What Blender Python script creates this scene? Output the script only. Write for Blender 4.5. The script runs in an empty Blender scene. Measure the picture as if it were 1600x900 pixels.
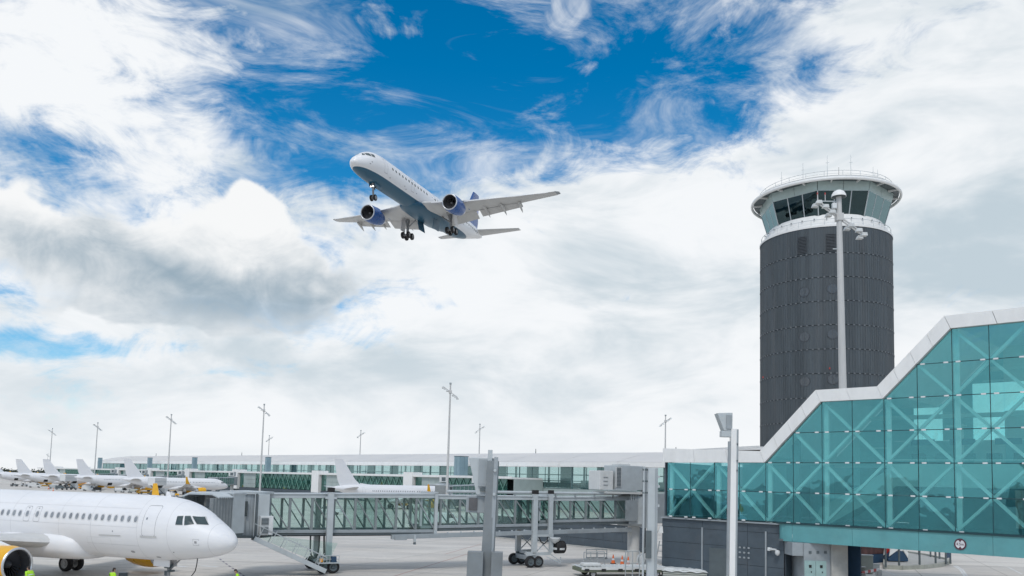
import bpy, bmesh, math, random
from mathutils import Vector, Matrix
from math import sin, cos, pi, radians, sqrt, atan2, asin, tan

random.seed(7)
sc = bpy.context.scene
COL = sc.collection

# ------------------------------------------------------------------ camera
FOC, CYP, CZ = 1300.0, 640.0, 7.3
_p, _r = radians(5.0), radians(1.5)
_F = Vector((0, cos(_p), sin(_p)))
_U0 = Vector((0, -sin(_p), cos(_p)))
_R = cos(_r) * Vector((1, 0, 0)) + sin(_r) * _U0
_U = -sin(_r) * Vector((1, 0, 0)) + cos(_r) * _U0
CAM = Vector((0, 0, CZ))
cam_d = bpy.data.cameras.new('camera')
cam_d.sensor_width = 36.0
cam_d.lens = 36.0 * FOC / 1600.0
cam_d.shift_y = (CYP - 450.0) / 1600.0
cam_d.clip_start = 0.1
cam_d.clip_end = 20000.0
cam = bpy.data.objects.new('camera', cam_d)
COL.objects.link(cam)
M = Matrix.Identity(4)
for i in range(3):
    M[i][0], M[i][1], M[i][2], M[i][3] = _R[i], _U[i], -_F[i], CAM[i]
cam.matrix_world = M
sc.camera = cam

def ray(px, py):
    return _F + (px - 800) / FOC * _R - (py - CYP) / FOC * _U
def at(px, py, Y):                       # where a sight line meets the vertical plane at distance Y
    d = ray(px, py)
    return CAM + d * (Y / d.y)
def gnd(px, py, z=0.0):                  # where a sight line meets the ground
    d = ray(px, py)
    return CAM + d * ((z - CZ) / d.z)
def azel(px, py):
    d = ray(px, py).normalized()
    return atan2(d.x, d.y), asin(d.z)

# ------------------------------------------------------------------ light
SUN_EL, SUN_AZ = radians(52), radians(-168)      # azimuth clockwise from +Y: behind the camera, to the left
sun_d = bpy.data.lights.new('sun', 'SUN')
sun_d.energy = 1.3
sun_d.angle = radians(12)
sun_d.color = (1.0, 0.955, 0.89)
sun = bpy.data.objects.new('sun', sun_d)
COL.objects.link(sun)
sv = Vector((sin(SUN_AZ) * cos(SUN_EL), cos(SUN_AZ) * cos(SUN_EL), sin(SUN_EL)))
sun.rotation_euler = sv.to_track_quat('Z', 'Y').to_euler()
sun.location = (-60, -60, 120)

sc.render.engine = 'CYCLES'
sc.view_settings.view_transform = 'Standard'
sc.view_settings.look = 'None'
sc.view_settings.exposure = 0.26
sc.view_settings.gamma = 1.0
sc.view_settings.use_curve_mapping = False
sc.cycles.use_denoising = True
sc.cycles.max_bounces = 8
sc.cycles.use_adaptive_sampling = True
sc.cycles.adaptive_threshold = 0.015
sc.cycles.adaptive_min_samples = 8
sc.cycles.transparent_max_bounces = 24
sc.cycles.glossy_bounces = 3
sc.cycles.diffuse_bounces = 3
sc.cycles.transmission_bounces = 4
sc.cycles.caustics_reflective = False
sc.cycles.caustics_refractive = False
sc.cycles.sample_clamp_indirect = 4.0

# ------------------------------------------------------------------ sky
W = bpy.data.worlds.new('World')
sc.world = W
W.use_nodes = True
nt = W.node_tree
nt.nodes.clear()
class NT:
    """small arithmetic on node sockets"""
    def __init__(s, nt): s.nt = nt
    def node(s, t, **kw):
        n = s.nt.nodes.new(t)
        for k, v in kw.items(): setattr(n, k, v)
        return n
    def put(s, sock, v):
        if isinstance(v, (int, float)): sock.default_value = v
        elif isinstance(v, (tuple, list)): sock.default_value = v
        else: s.nt.links.new(v, sock)
    def m(s, op, a, b=0.0, c=0.0):
        n = s.node('ShaderNodeMath', operation=op)
        s.put(n.inputs[0], a); s.put(n.inputs[1], b); s.put(n.inputs[2], c)
        return n.outputs[0]
    def add(s, *a):
        r = a[0]
        for b in a[1:]: r = s.m('ADD', r, b)
        return r
    def mul(s, a, b): return s.m('MULTIPLY', a, b)
    def sub(s, a, b): return s.m('SUBTRACT', a, b)
    def sstep(s, v, lo, hi, olo=0.0, ohi=1.0):
        n = s.node('ShaderNodeMapRange', interpolation_type='SMOOTHSTEP')
        s.put(n.inputs[0], v); s.put(n.inputs[1], lo); s.put(n.inputs[2], hi); s.put(n.inputs[3], olo); s.put(n.inputs[4], ohi)
        return n.outputs[0]
    def mix(s, f, a, b):
        n = s.node('ShaderNodeMix', data_type='RGBA')
        s.put(n.inputs[0], f); s.put(n.inputs[6], a); s.put(n.inputs[7], b)
        return n.outputs[2]
    def noise(s, vec, scale, detail=6, rough=0.55, dist=0.0, lac=2.0):
        n = s.node('ShaderNodeTexNoise')
        s.put(n.inputs['Vector'], vec); n.inputs['Scale'].default_value = scale
        n.inputs['Detail'].default_value = detail; n.inputs['Roughness'].default_value = rough
        n.inputs['Distortion'].default_value = dist; n.inputs['Lacunarity'].default_value = lac
        return n.outputs[0]
    def mapping(s, vec, loc=(0, 0, 0), rot=(0, 0, 0), scale=(1, 1, 1)):
        n = s.node('ShaderNodeMapping')
        s.put(n.inputs[0], vec); n.inputs[1].default_value = loc; n.inputs[2].default_value = rot; n.inputs[3].default_value = scale
        return n.outputs[0]
k = NT(nt)
tc = k.node('ShaderNodeTexCoord').outputs['Generated']
sep = k.node('ShaderNodeSeparateXYZ'); k.put(sep.inputs[0], tc)
DX, DY, DZ = sep.outputs
AZ = k.m('ARCTAN2', DX, DY)
EL = k.m('ARCSINE', k.m('MAXIMUM', k.m('MINIMUM', DZ, 0.9999), -0.9999))
# slow warp of the cloud positions so no outline is a clean ellipse
nw1 = k.sub(k.noise(k.mapping(tc, loc=(3.1, 0, 0)), 5.0, 3, 0.6), 0.5)
nw2 = k.sub(k.noise(k.mapping(tc, loc=(0, 7.7, 0)), 5.0, 3, 0.6), 0.5)
AW = k.add(AZ, k.mul(nw1, 0.20))
EW = k.add(EL, k.mul(nw2, 0.14))
def blob(px, py, rx, ry, tilt=0.0, a=None, e=None):
    """soft ellipse in the sky, centred in direction (azimuth, elevation); 1 in the middle, 0 at the rim"""
    A0, E0 = azel(px, py)
    rx /= 1250.0; ry /= 1250.0
    da = k.sub(a or AW, A0); de = k.sub(e or EW, E0)
    if tilt:
        c, s_ = cos(tilt), sin(tilt)
        u = k.m('MULTIPLY_ADD', da, c / rx, k.mul(de, s_ / rx))
        v = k.m('MULTIPLY_ADD', da, -s_ / ry, k.mul(de, c / ry))
    else:
        u = k.mul(da, 1 / rx); v = k.mul(de, 1 / ry)
    return k.m('POWER', 0.36788, k.m('MULTIPLY_ADD', u, u, k.mul(v, v)))
def total(items):
    r = None
    for (w_, b_) in items:
        r = k.mul(b_, w_) if r is None else k.m('MULTIPLY_ADD', b_, w_, r)
    return r
sky = k.node('ShaderNodeTexSky', sky_type='NISHITA')
sky.sun_disc = False
sky.sun_elevation = SUN_EL
sky.sun_rotation = SUN_AZ % (2 * pi)
sky.altitude = 200; sky.air_density = 1.0; sky.dust_density = 0.4; sky.ozone_density = 4.0
SKYSTR = 0.10
blue = k.node('ShaderNodeHueSaturation')
blue.inputs['Saturation'].default_value = 1.42; blue.inputs['Value'].default_value = 1.10
blue.inputs['Hue'].default_value = 0.490
k.put(blue.inputs['Color'], sky.outputs[0])
BLUE = blue.outputs[0]
# --- high thin broken cloud
tilted = k.mapping(tc, rot=(0, radians(28), radians(8)), scale=(1.0, 1.0, 1.9))
n1 = k.noise(tilted, 4.2, 7, 0.64, 0.55)
n2 = k.noise(k.mapping(tilted, loc=(5, 2, 9)), 11.0, 5, 0.64, 0.9)
n3 = k.noise(k.mapping(tc, loc=(11, 3, 2)), 2.1, 2, 0.5)
field = k.add(0.74, k.mul(k.sub(n1, 0.5), 1.55), k.mul(k.sub(n2, 0.5), 1.25), k.mul(k.sub(n3, 0.5), 0.35))
bias = total([(-0.50, blob(690, 60, 400, 190)), (-0.34, blob(480, 170, 140, 110)), (-0.36, blob(900, 190, 280, 90)),
              (-0.34, blob(1160, 80, 180, 120)), (-0.22, blob(640, 250, 160, 60)),
              (-0.42, blob(40, 562, 110, 18)), (-0.22, blob(190, 560, 120, 14)), (-0.22, blob(90, 214, 100, 24)), (-0.16, blob(200, 262, 90, 20)),
              (-0.16, blob(700, 490, 90, 10)), (-0.14, blob(960, 462, 100, 12)),
              (0.30, blob(620, 45, 70, 36, -0.5)), (0.30, blob(880, 50, 60, 55, 0.9)), (0.28, blob(815, 185, 70, 45, 0.4)), (0.34, blob(615, 155, 50, 20)), (0.30, blob(1000, 50, 28, 70)),
              (0.24, blob(480, 215, 60, 26)), (0.40, blob(130, 90, 190, 130)), (0.55, blob(1500, 130, 260, 230)), (0.40, blob(1150, 480, 620, 160)), (0.25, blob(900, 370, 500, 90))])
low = k.sstep(EL, 0.02, 0.22, 0.60, 0.0)
cov = k.sstep(k.add(field, bias, low), 0.40, 1.00)
veil = k.mul(k.sstep(k.noise(k.mapping(tc, loc=(8, 1, 6), rot=(0, radians(-24), 0), scale=(1, 1, 3.2)), 4.0, 6, 0.66, 1.6), 0.42, 0.80), 0.75)
cov = k.m('MAXIMUM', cov, veil)
# --- shade within the sheet
n4 = k.noise(k.mapping(tc, loc=(1, 9, 4), scale=(1, 1, 2.6)), 5.0, 5, 0.58, 0.4)
grey = k.add(k.mul(k.sub(n4, 0.5), 2.7), 0.30, total([(0.55, blob(1530, 340, 140, 150)), (0.34, blob(900, 395, 110, 60)), (0.20, blob(1340, 60, 160, 110)),
             (0.48, blob(450, 565, 140, 30)), (-0.5, blob(140, 110, 220, 140)), (-0.30, blob(1250, 240, 260, 90)), (0.24, blob(560, 600, 240, 30)), (0.22, blob(60, 215, 120, 40)), (0.25, blob(1450, 470, 160, 50))]))
grey = k.mul(k.sstep(grey, 0.0, 1.0), k.sstep(EL, 0.02, 0.20, 0.45, 1.0))
def C(r, g, b): return (r / SKYSTR, g / SKYSTR, b / SKYSTR, 1)
sheet = k.mix(grey, C(0.765, 0.785, 0.805), C(0.45, 0.53, 0.585))
c1 = k.mix(cov, BLUE, sheet)
# --- heaped cloud on the left with firm upper edges
lift = k.node('ShaderNodeVectorMath', operation='ADD'); k.put(lift.inputs[0], tc); lift.inputs[1].default_value = (-0.008, 0.0, 0.018)
def billow(vec, det):                     # rounded heaps with creases between
    n = k.noise(k.mapping(vec, loc=(2, 5, 1)), 5.5, det, 0.52, 0.15)
    return k.m('ABSOLUTE', k.mul(k.sub(n, 0.5), 4.2))
pf = billow(tc, 6)
nc1 = k.add(k.mul(k.noise(k.mapping(tc, loc=(7, 5, 3)), 8.0, 4, 0.55, 0.2), 0.5), k.mul(pf, 0.42), 0.04)
nd1 = pf
nd2 = billow(lift.outputs[0], 4)
heap = total([(1.05, blob(370, 315, 85, 80)), (0.95, blob(50, 310, 105, 75)), (1.05, blob(215, 415, 230, 85)), (0.9, blob(430, 430, 130, 80)), (0.8, blob(300, 500, 260, 50)), (0.5, blob(530, 470, 60, 36))])
heapm = k.sstep(k.add(heap, k.mul(k.sub(nc1, 0.5), 1.5), k.mul(k.sub(n2, 0.5), 0.30)), 0.56, 0.80)
heapm = k.mul(heapm, k.sstep(EL, 0.10, 0.22))
A0, E0 = azel(300, 330); A1, E1 = azel(300, 520)
base_t = k.sstep(EL, E1, E0)
dark = k.add(k.mul(k.sub(1.0, base_t), 0.42), k.mul(k.sub(nd2, nd1), 0.55), k.mul(k.sub(0.5, nc1), 0.8), k.mul(k.sub(n2, 0.5), 1.1), k.mul(k.sub(n1, 0.5), 0.9),
             total([(0.78, blob(350, 475, 170, 56)), (0.46, blob(110, 375, 130, 50)), (0.30, blob(490, 460, 90, 40)), (0.24, blob(215, 345, 60, 24)), (-0.22, blob(150, 455, 110, 26)), (-0.28, blob(380, 300, 110, 60)), (-0.30, blob(60, 275, 130, 36))]))
dark = k.sstep(dark, 0.0, 1.40)
heapc = k.mix(dark, C(0.775, 0.785, 0.79), C(0.26, 0.345, 0.415))
c2 = k.mix(heapm, c1, heapc)
bg = k.node('ShaderNodeBackground')
k.put(bg.inputs[0], c2); bg.inputs[1].default_value = SKYSTR
out = k.node('ShaderNodeOutputWorld')
nt.links.new(bg.outputs[0], out.inputs[0])
W.cycles.sampling_method = 'MANUAL'
W.cycles.sample_map_resolution = 1024

# ------------------------------------------------------------------ materials
def nodes_of(name):
    m_ = bpy.data.materials.new(name)
    m_.use_nodes = True
    m_.node_tree.nodes.clear()
    return m_, NT(m_.node_tree)
def finish(m_, q, sh):
    o = q.node('ShaderNodeOutputMaterial')
    m_.node_tree.links.new(sh, o.inputs[0])
    return m_
def paint(name, col, rough=0.5, metal=0.0, vary=0.10, scale=1.5, bump=0.0, bscale=20.0, dirt=0.0, dirtcol=(0.10, 0.09, 0.08), stretch=(1, 1, 1), spec=0.5):
    """plain surface: base colour with grain, soft dirt blotches and a little relief"""
    m_, q = nodes_of(name)
    ob = q.node('ShaderNodeTexCoord').outputs['Object']
    v = q.mapping(ob, scale=stretch)
    n_ = q.noise(v, scale, 6, 0.6)
    lo = tuple(c * (1 - vary) for c in col) + (1,)
    hi = tuple(min(1, c * (1 + vary)) for c in col) + (1,)
    c_ = q.mix(q.sstep(n_, 0.3, 0.7), lo, hi)
    if dirt:
        d_ = q.noise(q.mapping(ob, loc=(4, 4, 4), scale=stretch), scale * 0.45, 8, 0.7)
        c_ = q.mix(q.mul(q.sstep(d_, 0.48, 0.75), dirt), c_, dirtcol + (1,))
    b = q.node('ShaderNodeBsdfPrincipled')
    q.put(b.inputs['Base Color'], c_)
    b.inputs['Metallic'].default_value = metal
    b.inputs['Specular IOR Level'].default_value = spec
    q.put(b.inputs['Roughness'], q.sstep(n_, 0.25, 0.75, max(0.02, rough - 0.06), min(1, rough + 0.08)))
    if bump:
        bn = q.node('ShaderNodeBump'); bn.inputs['Strength'].default_value = bump; bn.inputs['Distance'].default_value = 0.02
        q.put(bn.inputs['Height'], q.noise(v, bscale, 5, 0.6))
        q.put(b.inputs['Normal'], bn.outputs[0])
    return finish(m_, q, b.outputs[0])
def glass(name, tint, refl, rcol=(0.9, 0.95, 0.95), rough=0.02, clear=1.0, body=(0.02, 0.05, 0.05), wave=0.02):
    """thin coated pane: tinted see-through plus a mirror share that rises at grazing angles; clear<1 adds a dull body"""
    m_, q = nodes_of(name)
    t = q.node('ShaderNodeBsdfTransparent'); t.inputs[0].default_value = tint + (1,)
    g = q.node('ShaderNodeBsdfGlossy'); g.inputs[0].default_value = rcol + (1,); g.inputs['Roughness'].default_value = rough
    ob = q.node('ShaderNodeTexCoord').outputs['Object']
    if wave:
        bn = q.node('ShaderNodeBump'); bn.inputs['Strength'].default_value = wave; bn.inputs['Distance'].default_value = 0.3
        q.put(bn.inputs['Height'], q.noise(ob, 0.35, 3, 0.5)); q.put(g.inputs['Normal'], bn.outputs[0])
    base = t.outputs[0]
    if clear < 1.0:
        d = q.node('ShaderNodeBsdfDiffuse'); d.inputs[0].default_value = body + (1,)
        mx = q.node('ShaderNodeMixShader'); q.put(mx.inputs[0], q.sstep(q.noise(q.mapping(ob, scale=(1, 1, .35)), 0.9, 6, 0.65), 0.35, 0.75, min(1, clear + .02), clear - .04))
        q.nt.links.new(d.outputs[0], mx.inputs[1]); q.nt.links.new(t.outputs[0], mx.inputs[2]); base = mx.outputs[0]
    lw = q.node('ShaderNodeLayerWeight'); lw.inputs[0].default_value = 0.35
    fac = q.sstep(lw.outputs['Facing'], 0.0, 1.0, refl, min(1.0, refl + 0.5))
    ms = q.node('ShaderNodeMixShader'); q.put(ms.inputs[0], fac)
    q.nt.links.new(base, ms.inputs[1]); q.nt.links.new(g.outputs[0], ms.inputs[2])
    return finish(m_, q, ms.outputs[0])
def glow(name, col, s):
    m_, q = nodes_of(name)
    e = q.node('ShaderNodeEmission'); e.inputs[0].default_value = col + (1,); e.inputs[1].default_value = s
    return finish(m_, q, e.outputs[0])

MT = {}
MT['landing_glow'] = glow('landing_glow', (1.0, 0.9, 0.85), 2.5)
MT['aircraft_white'] = paint('aircraft_white', (0.80, 0.80, 0.81), 0.42, vary=0.02, scale=0.6, dirt=0.22, dirtcol=(0.58, 0.57, 0.55), stretch=(0.3, 1, 1.6), spec=0.4)
MT['faint_seam'] = paint('faint_seam', (0.64, 0.64, 0.65), 0.5)
MT['aircraft_seam'] = paint('aircraft_seam', (0.36, 0.36, 0.37), 0.5)
MT['yellow_paint'] = paint('yellow_paint', (0.80, 0.42, 0.02), 0.3, vary=0.05)
MT['bare_metal'] = paint('bare_metal', (0.62, 0.63, 0.65), 0.32, metal=0.85, vary=0.06)
MT['duct_dark'] = paint('duct_dark', (0.12, 0.12, 0.125), 0.5, metal=0.3)
MT['fan_metal'] = paint('fan_metal', (0.13, 0.13, 0.14), 0.4, metal=0.6)
MT['rubber'] = paint('rubber', (0.018, 0.018, 0.019), 0.8, vary=0.3, scale=6)
MT['hub_grey'] = paint('hub_grey', (0.38, 0.38, 0.38), 0.5)
MT['gear_metal'] = paint('gear_metal', (0.30, 0.31, 0.32), 0.45, metal=0.4, dirt=0.3)
MT['cabin_window'] = paint('cabin_window', (0.26, 0.28, 0.30), 0.25, vary=0.2)
MT['cockpit_glass'] = paint('cockpit_glass', (0.06, 0.085, 0.09), 0.14, vary=0.2, spec=0.35)
MT['wing_grey'] = paint('wing_grey', (0.56, 0.56, 0.55), 0.4, vary=0.05, dirt=0.2, dirtcol=(0.25, 0.24, 0.22), stretch=(0.4, 1, 1))
MT['deep_blue'] = paint('deep_blue', (0.010, 0.085, 0.31), 0.28, vary=0.06)
MT['pale_violet'] = paint('pale_violet', (0.34, 0.36, 0.60), 0.35, vary=0.05)
MT['dark_hole'] = paint('dark_hole', (0.02, 0.021, 0.022), 0.7)
MT['steel_grey'] = paint('steel_grey', (0.33, 0.365, 0.385), 0.48, metal=0.15, vary=0.06, dirt=0.22)
MT['steel_light'] = paint('steel_light', (0.47, 0.51, 0.525), 0.45, metal=0.1, vary=0.05, dirt=0.2, dirtcol=(0.25, 0.24, 0.22))
MT['steel_dark'] = paint('steel_dark', (0.11, 0.135, 0.145), 0.5, metal=0.2, vary=0.1, dirt=0.2)
MT['post_dark'] = paint('post_dark', (0.21, 0.24, 0.245), 0.5, metal=0.1)
MT['post_grey'] = paint('post_grey', (0.205, 0.228, 0.24), 0.5, metal=0.1, vary=0.08, dirt=0.25)
MT['white_paint'] = paint('white_paint', (0.80, 0.80, 0.785), 0.5, vary=0.03, dirt=0.24, dirtcol=(0.48, 0.47, 0.44), stretch=(1, 1, .5))
MT['offwhite'] = paint('offwhite', (0.62, 0.63, 0.62), 0.55, vary=0.04, dirt=0.2, dirtcol=(0.4, 0.39, 0.36))
MT['canvas_grey'] = paint('canvas_grey', (0.24, 0.26, 0.265), 0.8, vary=0.1, bump=0.3)
MT['concrete'] = paint('concrete', (0.40, 0.40, 0.38), 0.8, vary=0.08, bump=0.25, dirt=0.35, dirtcol=(0.2, 0.19, 0.18))
MT['mast_grey'] = paint('mast_grey', (0.54, 0.54, 0.53), 0.55, metal=0.1, vary=0.06, dirt=0.25, dirtcol=(0.28, 0.27, 0.25), stretch=(1, 1, 0.2))
MT['tower_panel'] = paint('tower_panel', (0.064, 0.079, 0.090), 0.55, vary=0.22, scale=0.5, dirt=0.45, dirtcol=(0.115, 0.12, 0.125), stretch=(1.6, 1.6, 0.12), bump=0.1)
MT['tower_louvre'] = paint('tower_louvre', (0.052, 0.060, 0.070), 0.6)
MT['tower_joint'] = paint('tower_joint', (0.028, 0.032, 0.038), 0.7)
MT['tower_clip'] = paint('tower_clip', (0.15, 0.165, 0.18), 0.5)
MT['porthole_glass'] = paint('porthole_glass', (0.060, 0.070, 0.080), 0.2, spec=0.8)
MT['cab_band'] = paint('cab_band', (0.40, 0.50, 0.49), 0.4, vary=0.05)
MT['cab_glass'] = glass('cab_glass', (0.10, 0.20, 0.21), 0.10, (0.55, 0.8, 0.85), clear=0.9)
MT['cab_inside'] = paint('cab_inside', (0.02, 0.035, 0.04), 0.6, vary=0.4)
MT['roof_panel'] = paint('roof_panel', (0.64, 0.62, 0.595), 0.55, metal=0.0, vary=0.03, scale=0.08, dirt=0.12, dirtcol=(0.5, 0.48, 0.46))
MT['teal_glass'] = glass('teal_glass', (0.76, 0.95, 0.94), 0.20, (0.25, 0.70, 0.80), clear=0.972, body=(0.06, 0.50, 0.51), wave=0.06)
MT['teal_beam'] = paint('teal_beam', (0.115, 0.34, 0.36), 0.35, metal=0.1, vary=0.08, scale=0.8, dirt=0.2, dirtcol=(0.25, 0.42, 0.42))
MT['seam_dark'] = paint('seam_dark', (0.012, 0.05, 0.06), 0.5)
MT['brace_paint'] = paint('brace_paint', (0.88, 0.91, 0.88), 0.45, vary=0.05)
MT['inner_wall'] = paint('inner_wall', (0.30, 0.46, 0.48), 0.6, vary=0.25, scale=0.12, stretch=(1, 1, 2.5))
MT['inner_light'] = paint('inner_light', (0.55, 0.62, 0.58), 0.6, vary=0.1, scale=0.2)
MT['inner_dark'] = paint('inner_dark', (0.06, 0.085, 0.09), 0.6, vary=0.3, scale=0.3)
MT['inner_pink'] = paint('inner_pink', (0.50, 0.33, 0.26), 0.7)
MT['slate_panel'] = paint('slate_panel', (0.066, 0.088, 0.108), 0.5, vary=0.14, scale=0.7, dirt=0.3, dirtcol=(0.12, 0.125, 0.135), bump=0.1)
MT['tunnel_glass'] = glass('tunnel_glass', (0.90, 0.96, 0.945), 0.025, (0.8, 0.95, 0.92), clear=0.97, body=(0.40, 0.55, 0.50))
MT['tunnel_glass_dark'] = glass('tunnel_glass_dark', (0.78, 0.87, 0.85), 0.03, (0.7, 0.9, 0.88), clear=0.96, body=(0.08, 0.16, 0.15))
MT['hall_glass'] = glass('hall_glass', (0.72, 0.83, 0.82), 0.10, (0.6, 0.82, 0.82), clear=0.90, body=(0.22, 0.36, 0.36))
MT['green_glass'] = glass('green_glass', (0.14, 0.32, 0.28), 0.12, (0.45, 0.70, 0.66), clear=0.6, body=(0.05, 0.16, 0.13))
MT['grey_screen'] = paint('grey_screen', (0.36, 0.43, 0.42), 0.35, vary=0.08, scale=0.4)
MT['green_brace'] = paint('green_brace', (0.16, 0.34, 0.28), 0.5)
MT['pylon_blue'] = paint('pylon_blue', (0.22, 0.32, 0.36), 0.45, vary=0.08, scale=0.3)
MT['hall_frame'] = paint('hall_frame', (0.07, 0.15, 0.16), 0.5)
MT['hivis'] = paint('hivis', (0.42, 0.78, 0.03), 0.7, vary=0.1, scale=8)
MT['trouser'] = paint('trouser', (0.025, 0.03, 0.05), 0.8)
MT['skin'] = paint('skin', (0.42, 0.25, 0.18), 0.6)
MT['hair'] = paint('hair', (0.03, 0.022, 0.018), 0.8)
MT['orange'] = paint('orange', (0.80, 0.16, 0.03), 0.5)
MT['amber'] = paint('amber', (0.85, 0.36, 0.03), 0.4)
MT['red_paint'] = paint('red_paint', (0.45, 0.025, 0.02), 0.5)
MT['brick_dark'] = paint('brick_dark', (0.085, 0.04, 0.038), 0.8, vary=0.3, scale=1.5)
MT['blue_dark'] = paint('blue_dark', (0.02, 0.06, 0.12), 0.6)
MT['kerb'] = paint('kerb', (0.36, 0.37, 0.33), 0.8, vary=0.1, scale=2, bump=0.3, dirt=0.3, dirtcol=(0.18, 0.18, 0.16))
MT['line_white'] = paint('line_white', (0.66, 0.66, 0.65), 0.7, dirt=0.6, dirtcol=(0.40, 0.39, 0.37), scale=3)
MT['line_red'] = paint('line_red', (0.42, 0.22, 0.19), 0.8, dirt=0.7, dirtcol=(0.40, 0.38, 0.36), scale=3)
MT['line_dark'] = paint('line_dark', (0.17, 0.15, 0.19), 0.8, dirt=0.5, dirtcol=(0.36, 0.35, 0.34), scale=3)
MT['car_glass'] = paint('car_glass', (0.03, 0.045, 0.05), 0.06, spec=0.8)
MT['van_white'] = paint('van_white', (0.66, 0.67, 0.67), 0.35, vary=0.03)
MT['leaf_dark'] = paint('leaf_dark', (0.045, 0.06, 0.04), 0.9, vary=0.4, scale=0.2)
MT['lamp_white'] = paint('lamp_white', (0.66, 0.68, 0.68), 0.4)
MT['beacon_red'] = paint('beacon_red', (0.45, 0.05, 0.04), 0.4)
MT['door_teal'] = paint('door_teal', (0.30, 0.44, 0.43), 0.5, vary=0.08)
MT['sign_white'] = paint('sign_white', (0.66, 0.66, 0.68), 0.5)
MT['sign_plum'] = paint('sign_plum', (0.09, 0.025, 0.045), 0.5)
MT['olive'] = paint('olive', (0.14, 0.16, 0.11), 0.7)
MT['cage_grey'] = paint('cage_grey', (0.42, 0.45, 0.46), 0.5, metal=0.3)
MT['seat_box'] = paint('seat_box', (0.42, 0.44, 0.40), 0.6, vary=0.06)

# apron: pale worn concrete, cast in big bays, with drag marks and oil stains
m_, q = nodes_of('apron_concrete')
pos = q.node('ShaderNodeNewGeometry').outputs['Position']
n_a = q.noise(pos, 0.05, 8, 0.6)
n_b = q.noise(q.mapping(pos, rot=(0, 0, radians(-20)), scale=(0.10, 1.0, 1)), 0.35, 7, 0.62, 0.6)
n_c = q.noise(pos, 2.2, 8, 0.7)
n_d = q.noise(q.mapping(pos, rot=(0, 0, radians(35)), scale=(0.12, 1.0, 1)), 0.5, 6, 0.6, 1.0)
c_ = q.mix(q.sstep(n_a, 0.35, 0.65), (0.585, 0.545, 0.495, 1), (0.71, 0.67, 0.615, 1))
c_ = q.mix(q.mul(q.sstep(n_b, 0.46, 0.72), 0.55), c_, (0.37, 0.355, 0.33, 1))
c_ = q.mix(q.mul(q.sstep(n_d, 0.58, 0.78), 0.5), c_, (0.25, 0.24, 0.23, 1))
c_ = q.mix(q.mul(q.sstep(n_c, 0.3, 0.8), 0.25), c_, (0.30, 0.29, 0.28, 1))
for ang, th in ((12, .60), (-33, .63), (74, .64)):
    n_e = q.noise(q.mapping(pos, loc=(ang, 3, 0), rot=(0, 0, radians(ang)), scale=(0.018, 0.9, 1)), 0.8, 4, 0.7, 0.3)
    c_ = q.mix(q.mul(q.sstep(n_e, th - .03, th + .08), 0.45), c_, (0.22, 0.21, 0.20, 1))
bv = q.mapping(pos, rot=(0, 0, radians(21)))
br = q.node('ShaderNodeTexBrick'); q.put(br.inputs['Vector'], bv)
br.offset = 0.0; br.inputs['Scale'].default_value = 1.0; br.inputs['Brick Width'].default_value = 7.5; br.inputs['Row Height'].default_value = 7.5
br.inputs['Mortar Size'].default_value = 0.05; br.inputs['Mortar Smooth'].default_value = 0.3
br.inputs['Color1'].default_value = (1, 1, 1, 1); br.inputs['Color2'].default_value = (0.93, 0.93, 0.93, 1); br.inputs['Mortar'].default_value = (0.5, 0.49, 0.47, 1)
mm = q.node('ShaderNodeMix', data_type='RGBA', blend_type='MULTIPLY'); mm.inputs[0].default_value = 0.8
q.put(mm.inputs[6], c_); q.put(mm.inputs[7], br.outputs[0])
b = q.node('ShaderNodeBsdfPrincipled'); q.put(b.inputs['Base Color'], mm.outputs[2])
q.put(b.inputs['Roughness'], q.sstep(n_b, 0.4, 0.75, 0.82, 0.5))
bn = q.node('ShaderNodeBump'); bn.inputs['Strength'].default_value = 0.2; bn.inputs['Distance'].default_value = 0.02
q.put(bn.inputs['Height'], n_c); q.put(b.inputs['Normal'], bn.outputs[0])
MT['apron'] = finish(m_, q, b.outputs[0])

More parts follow.
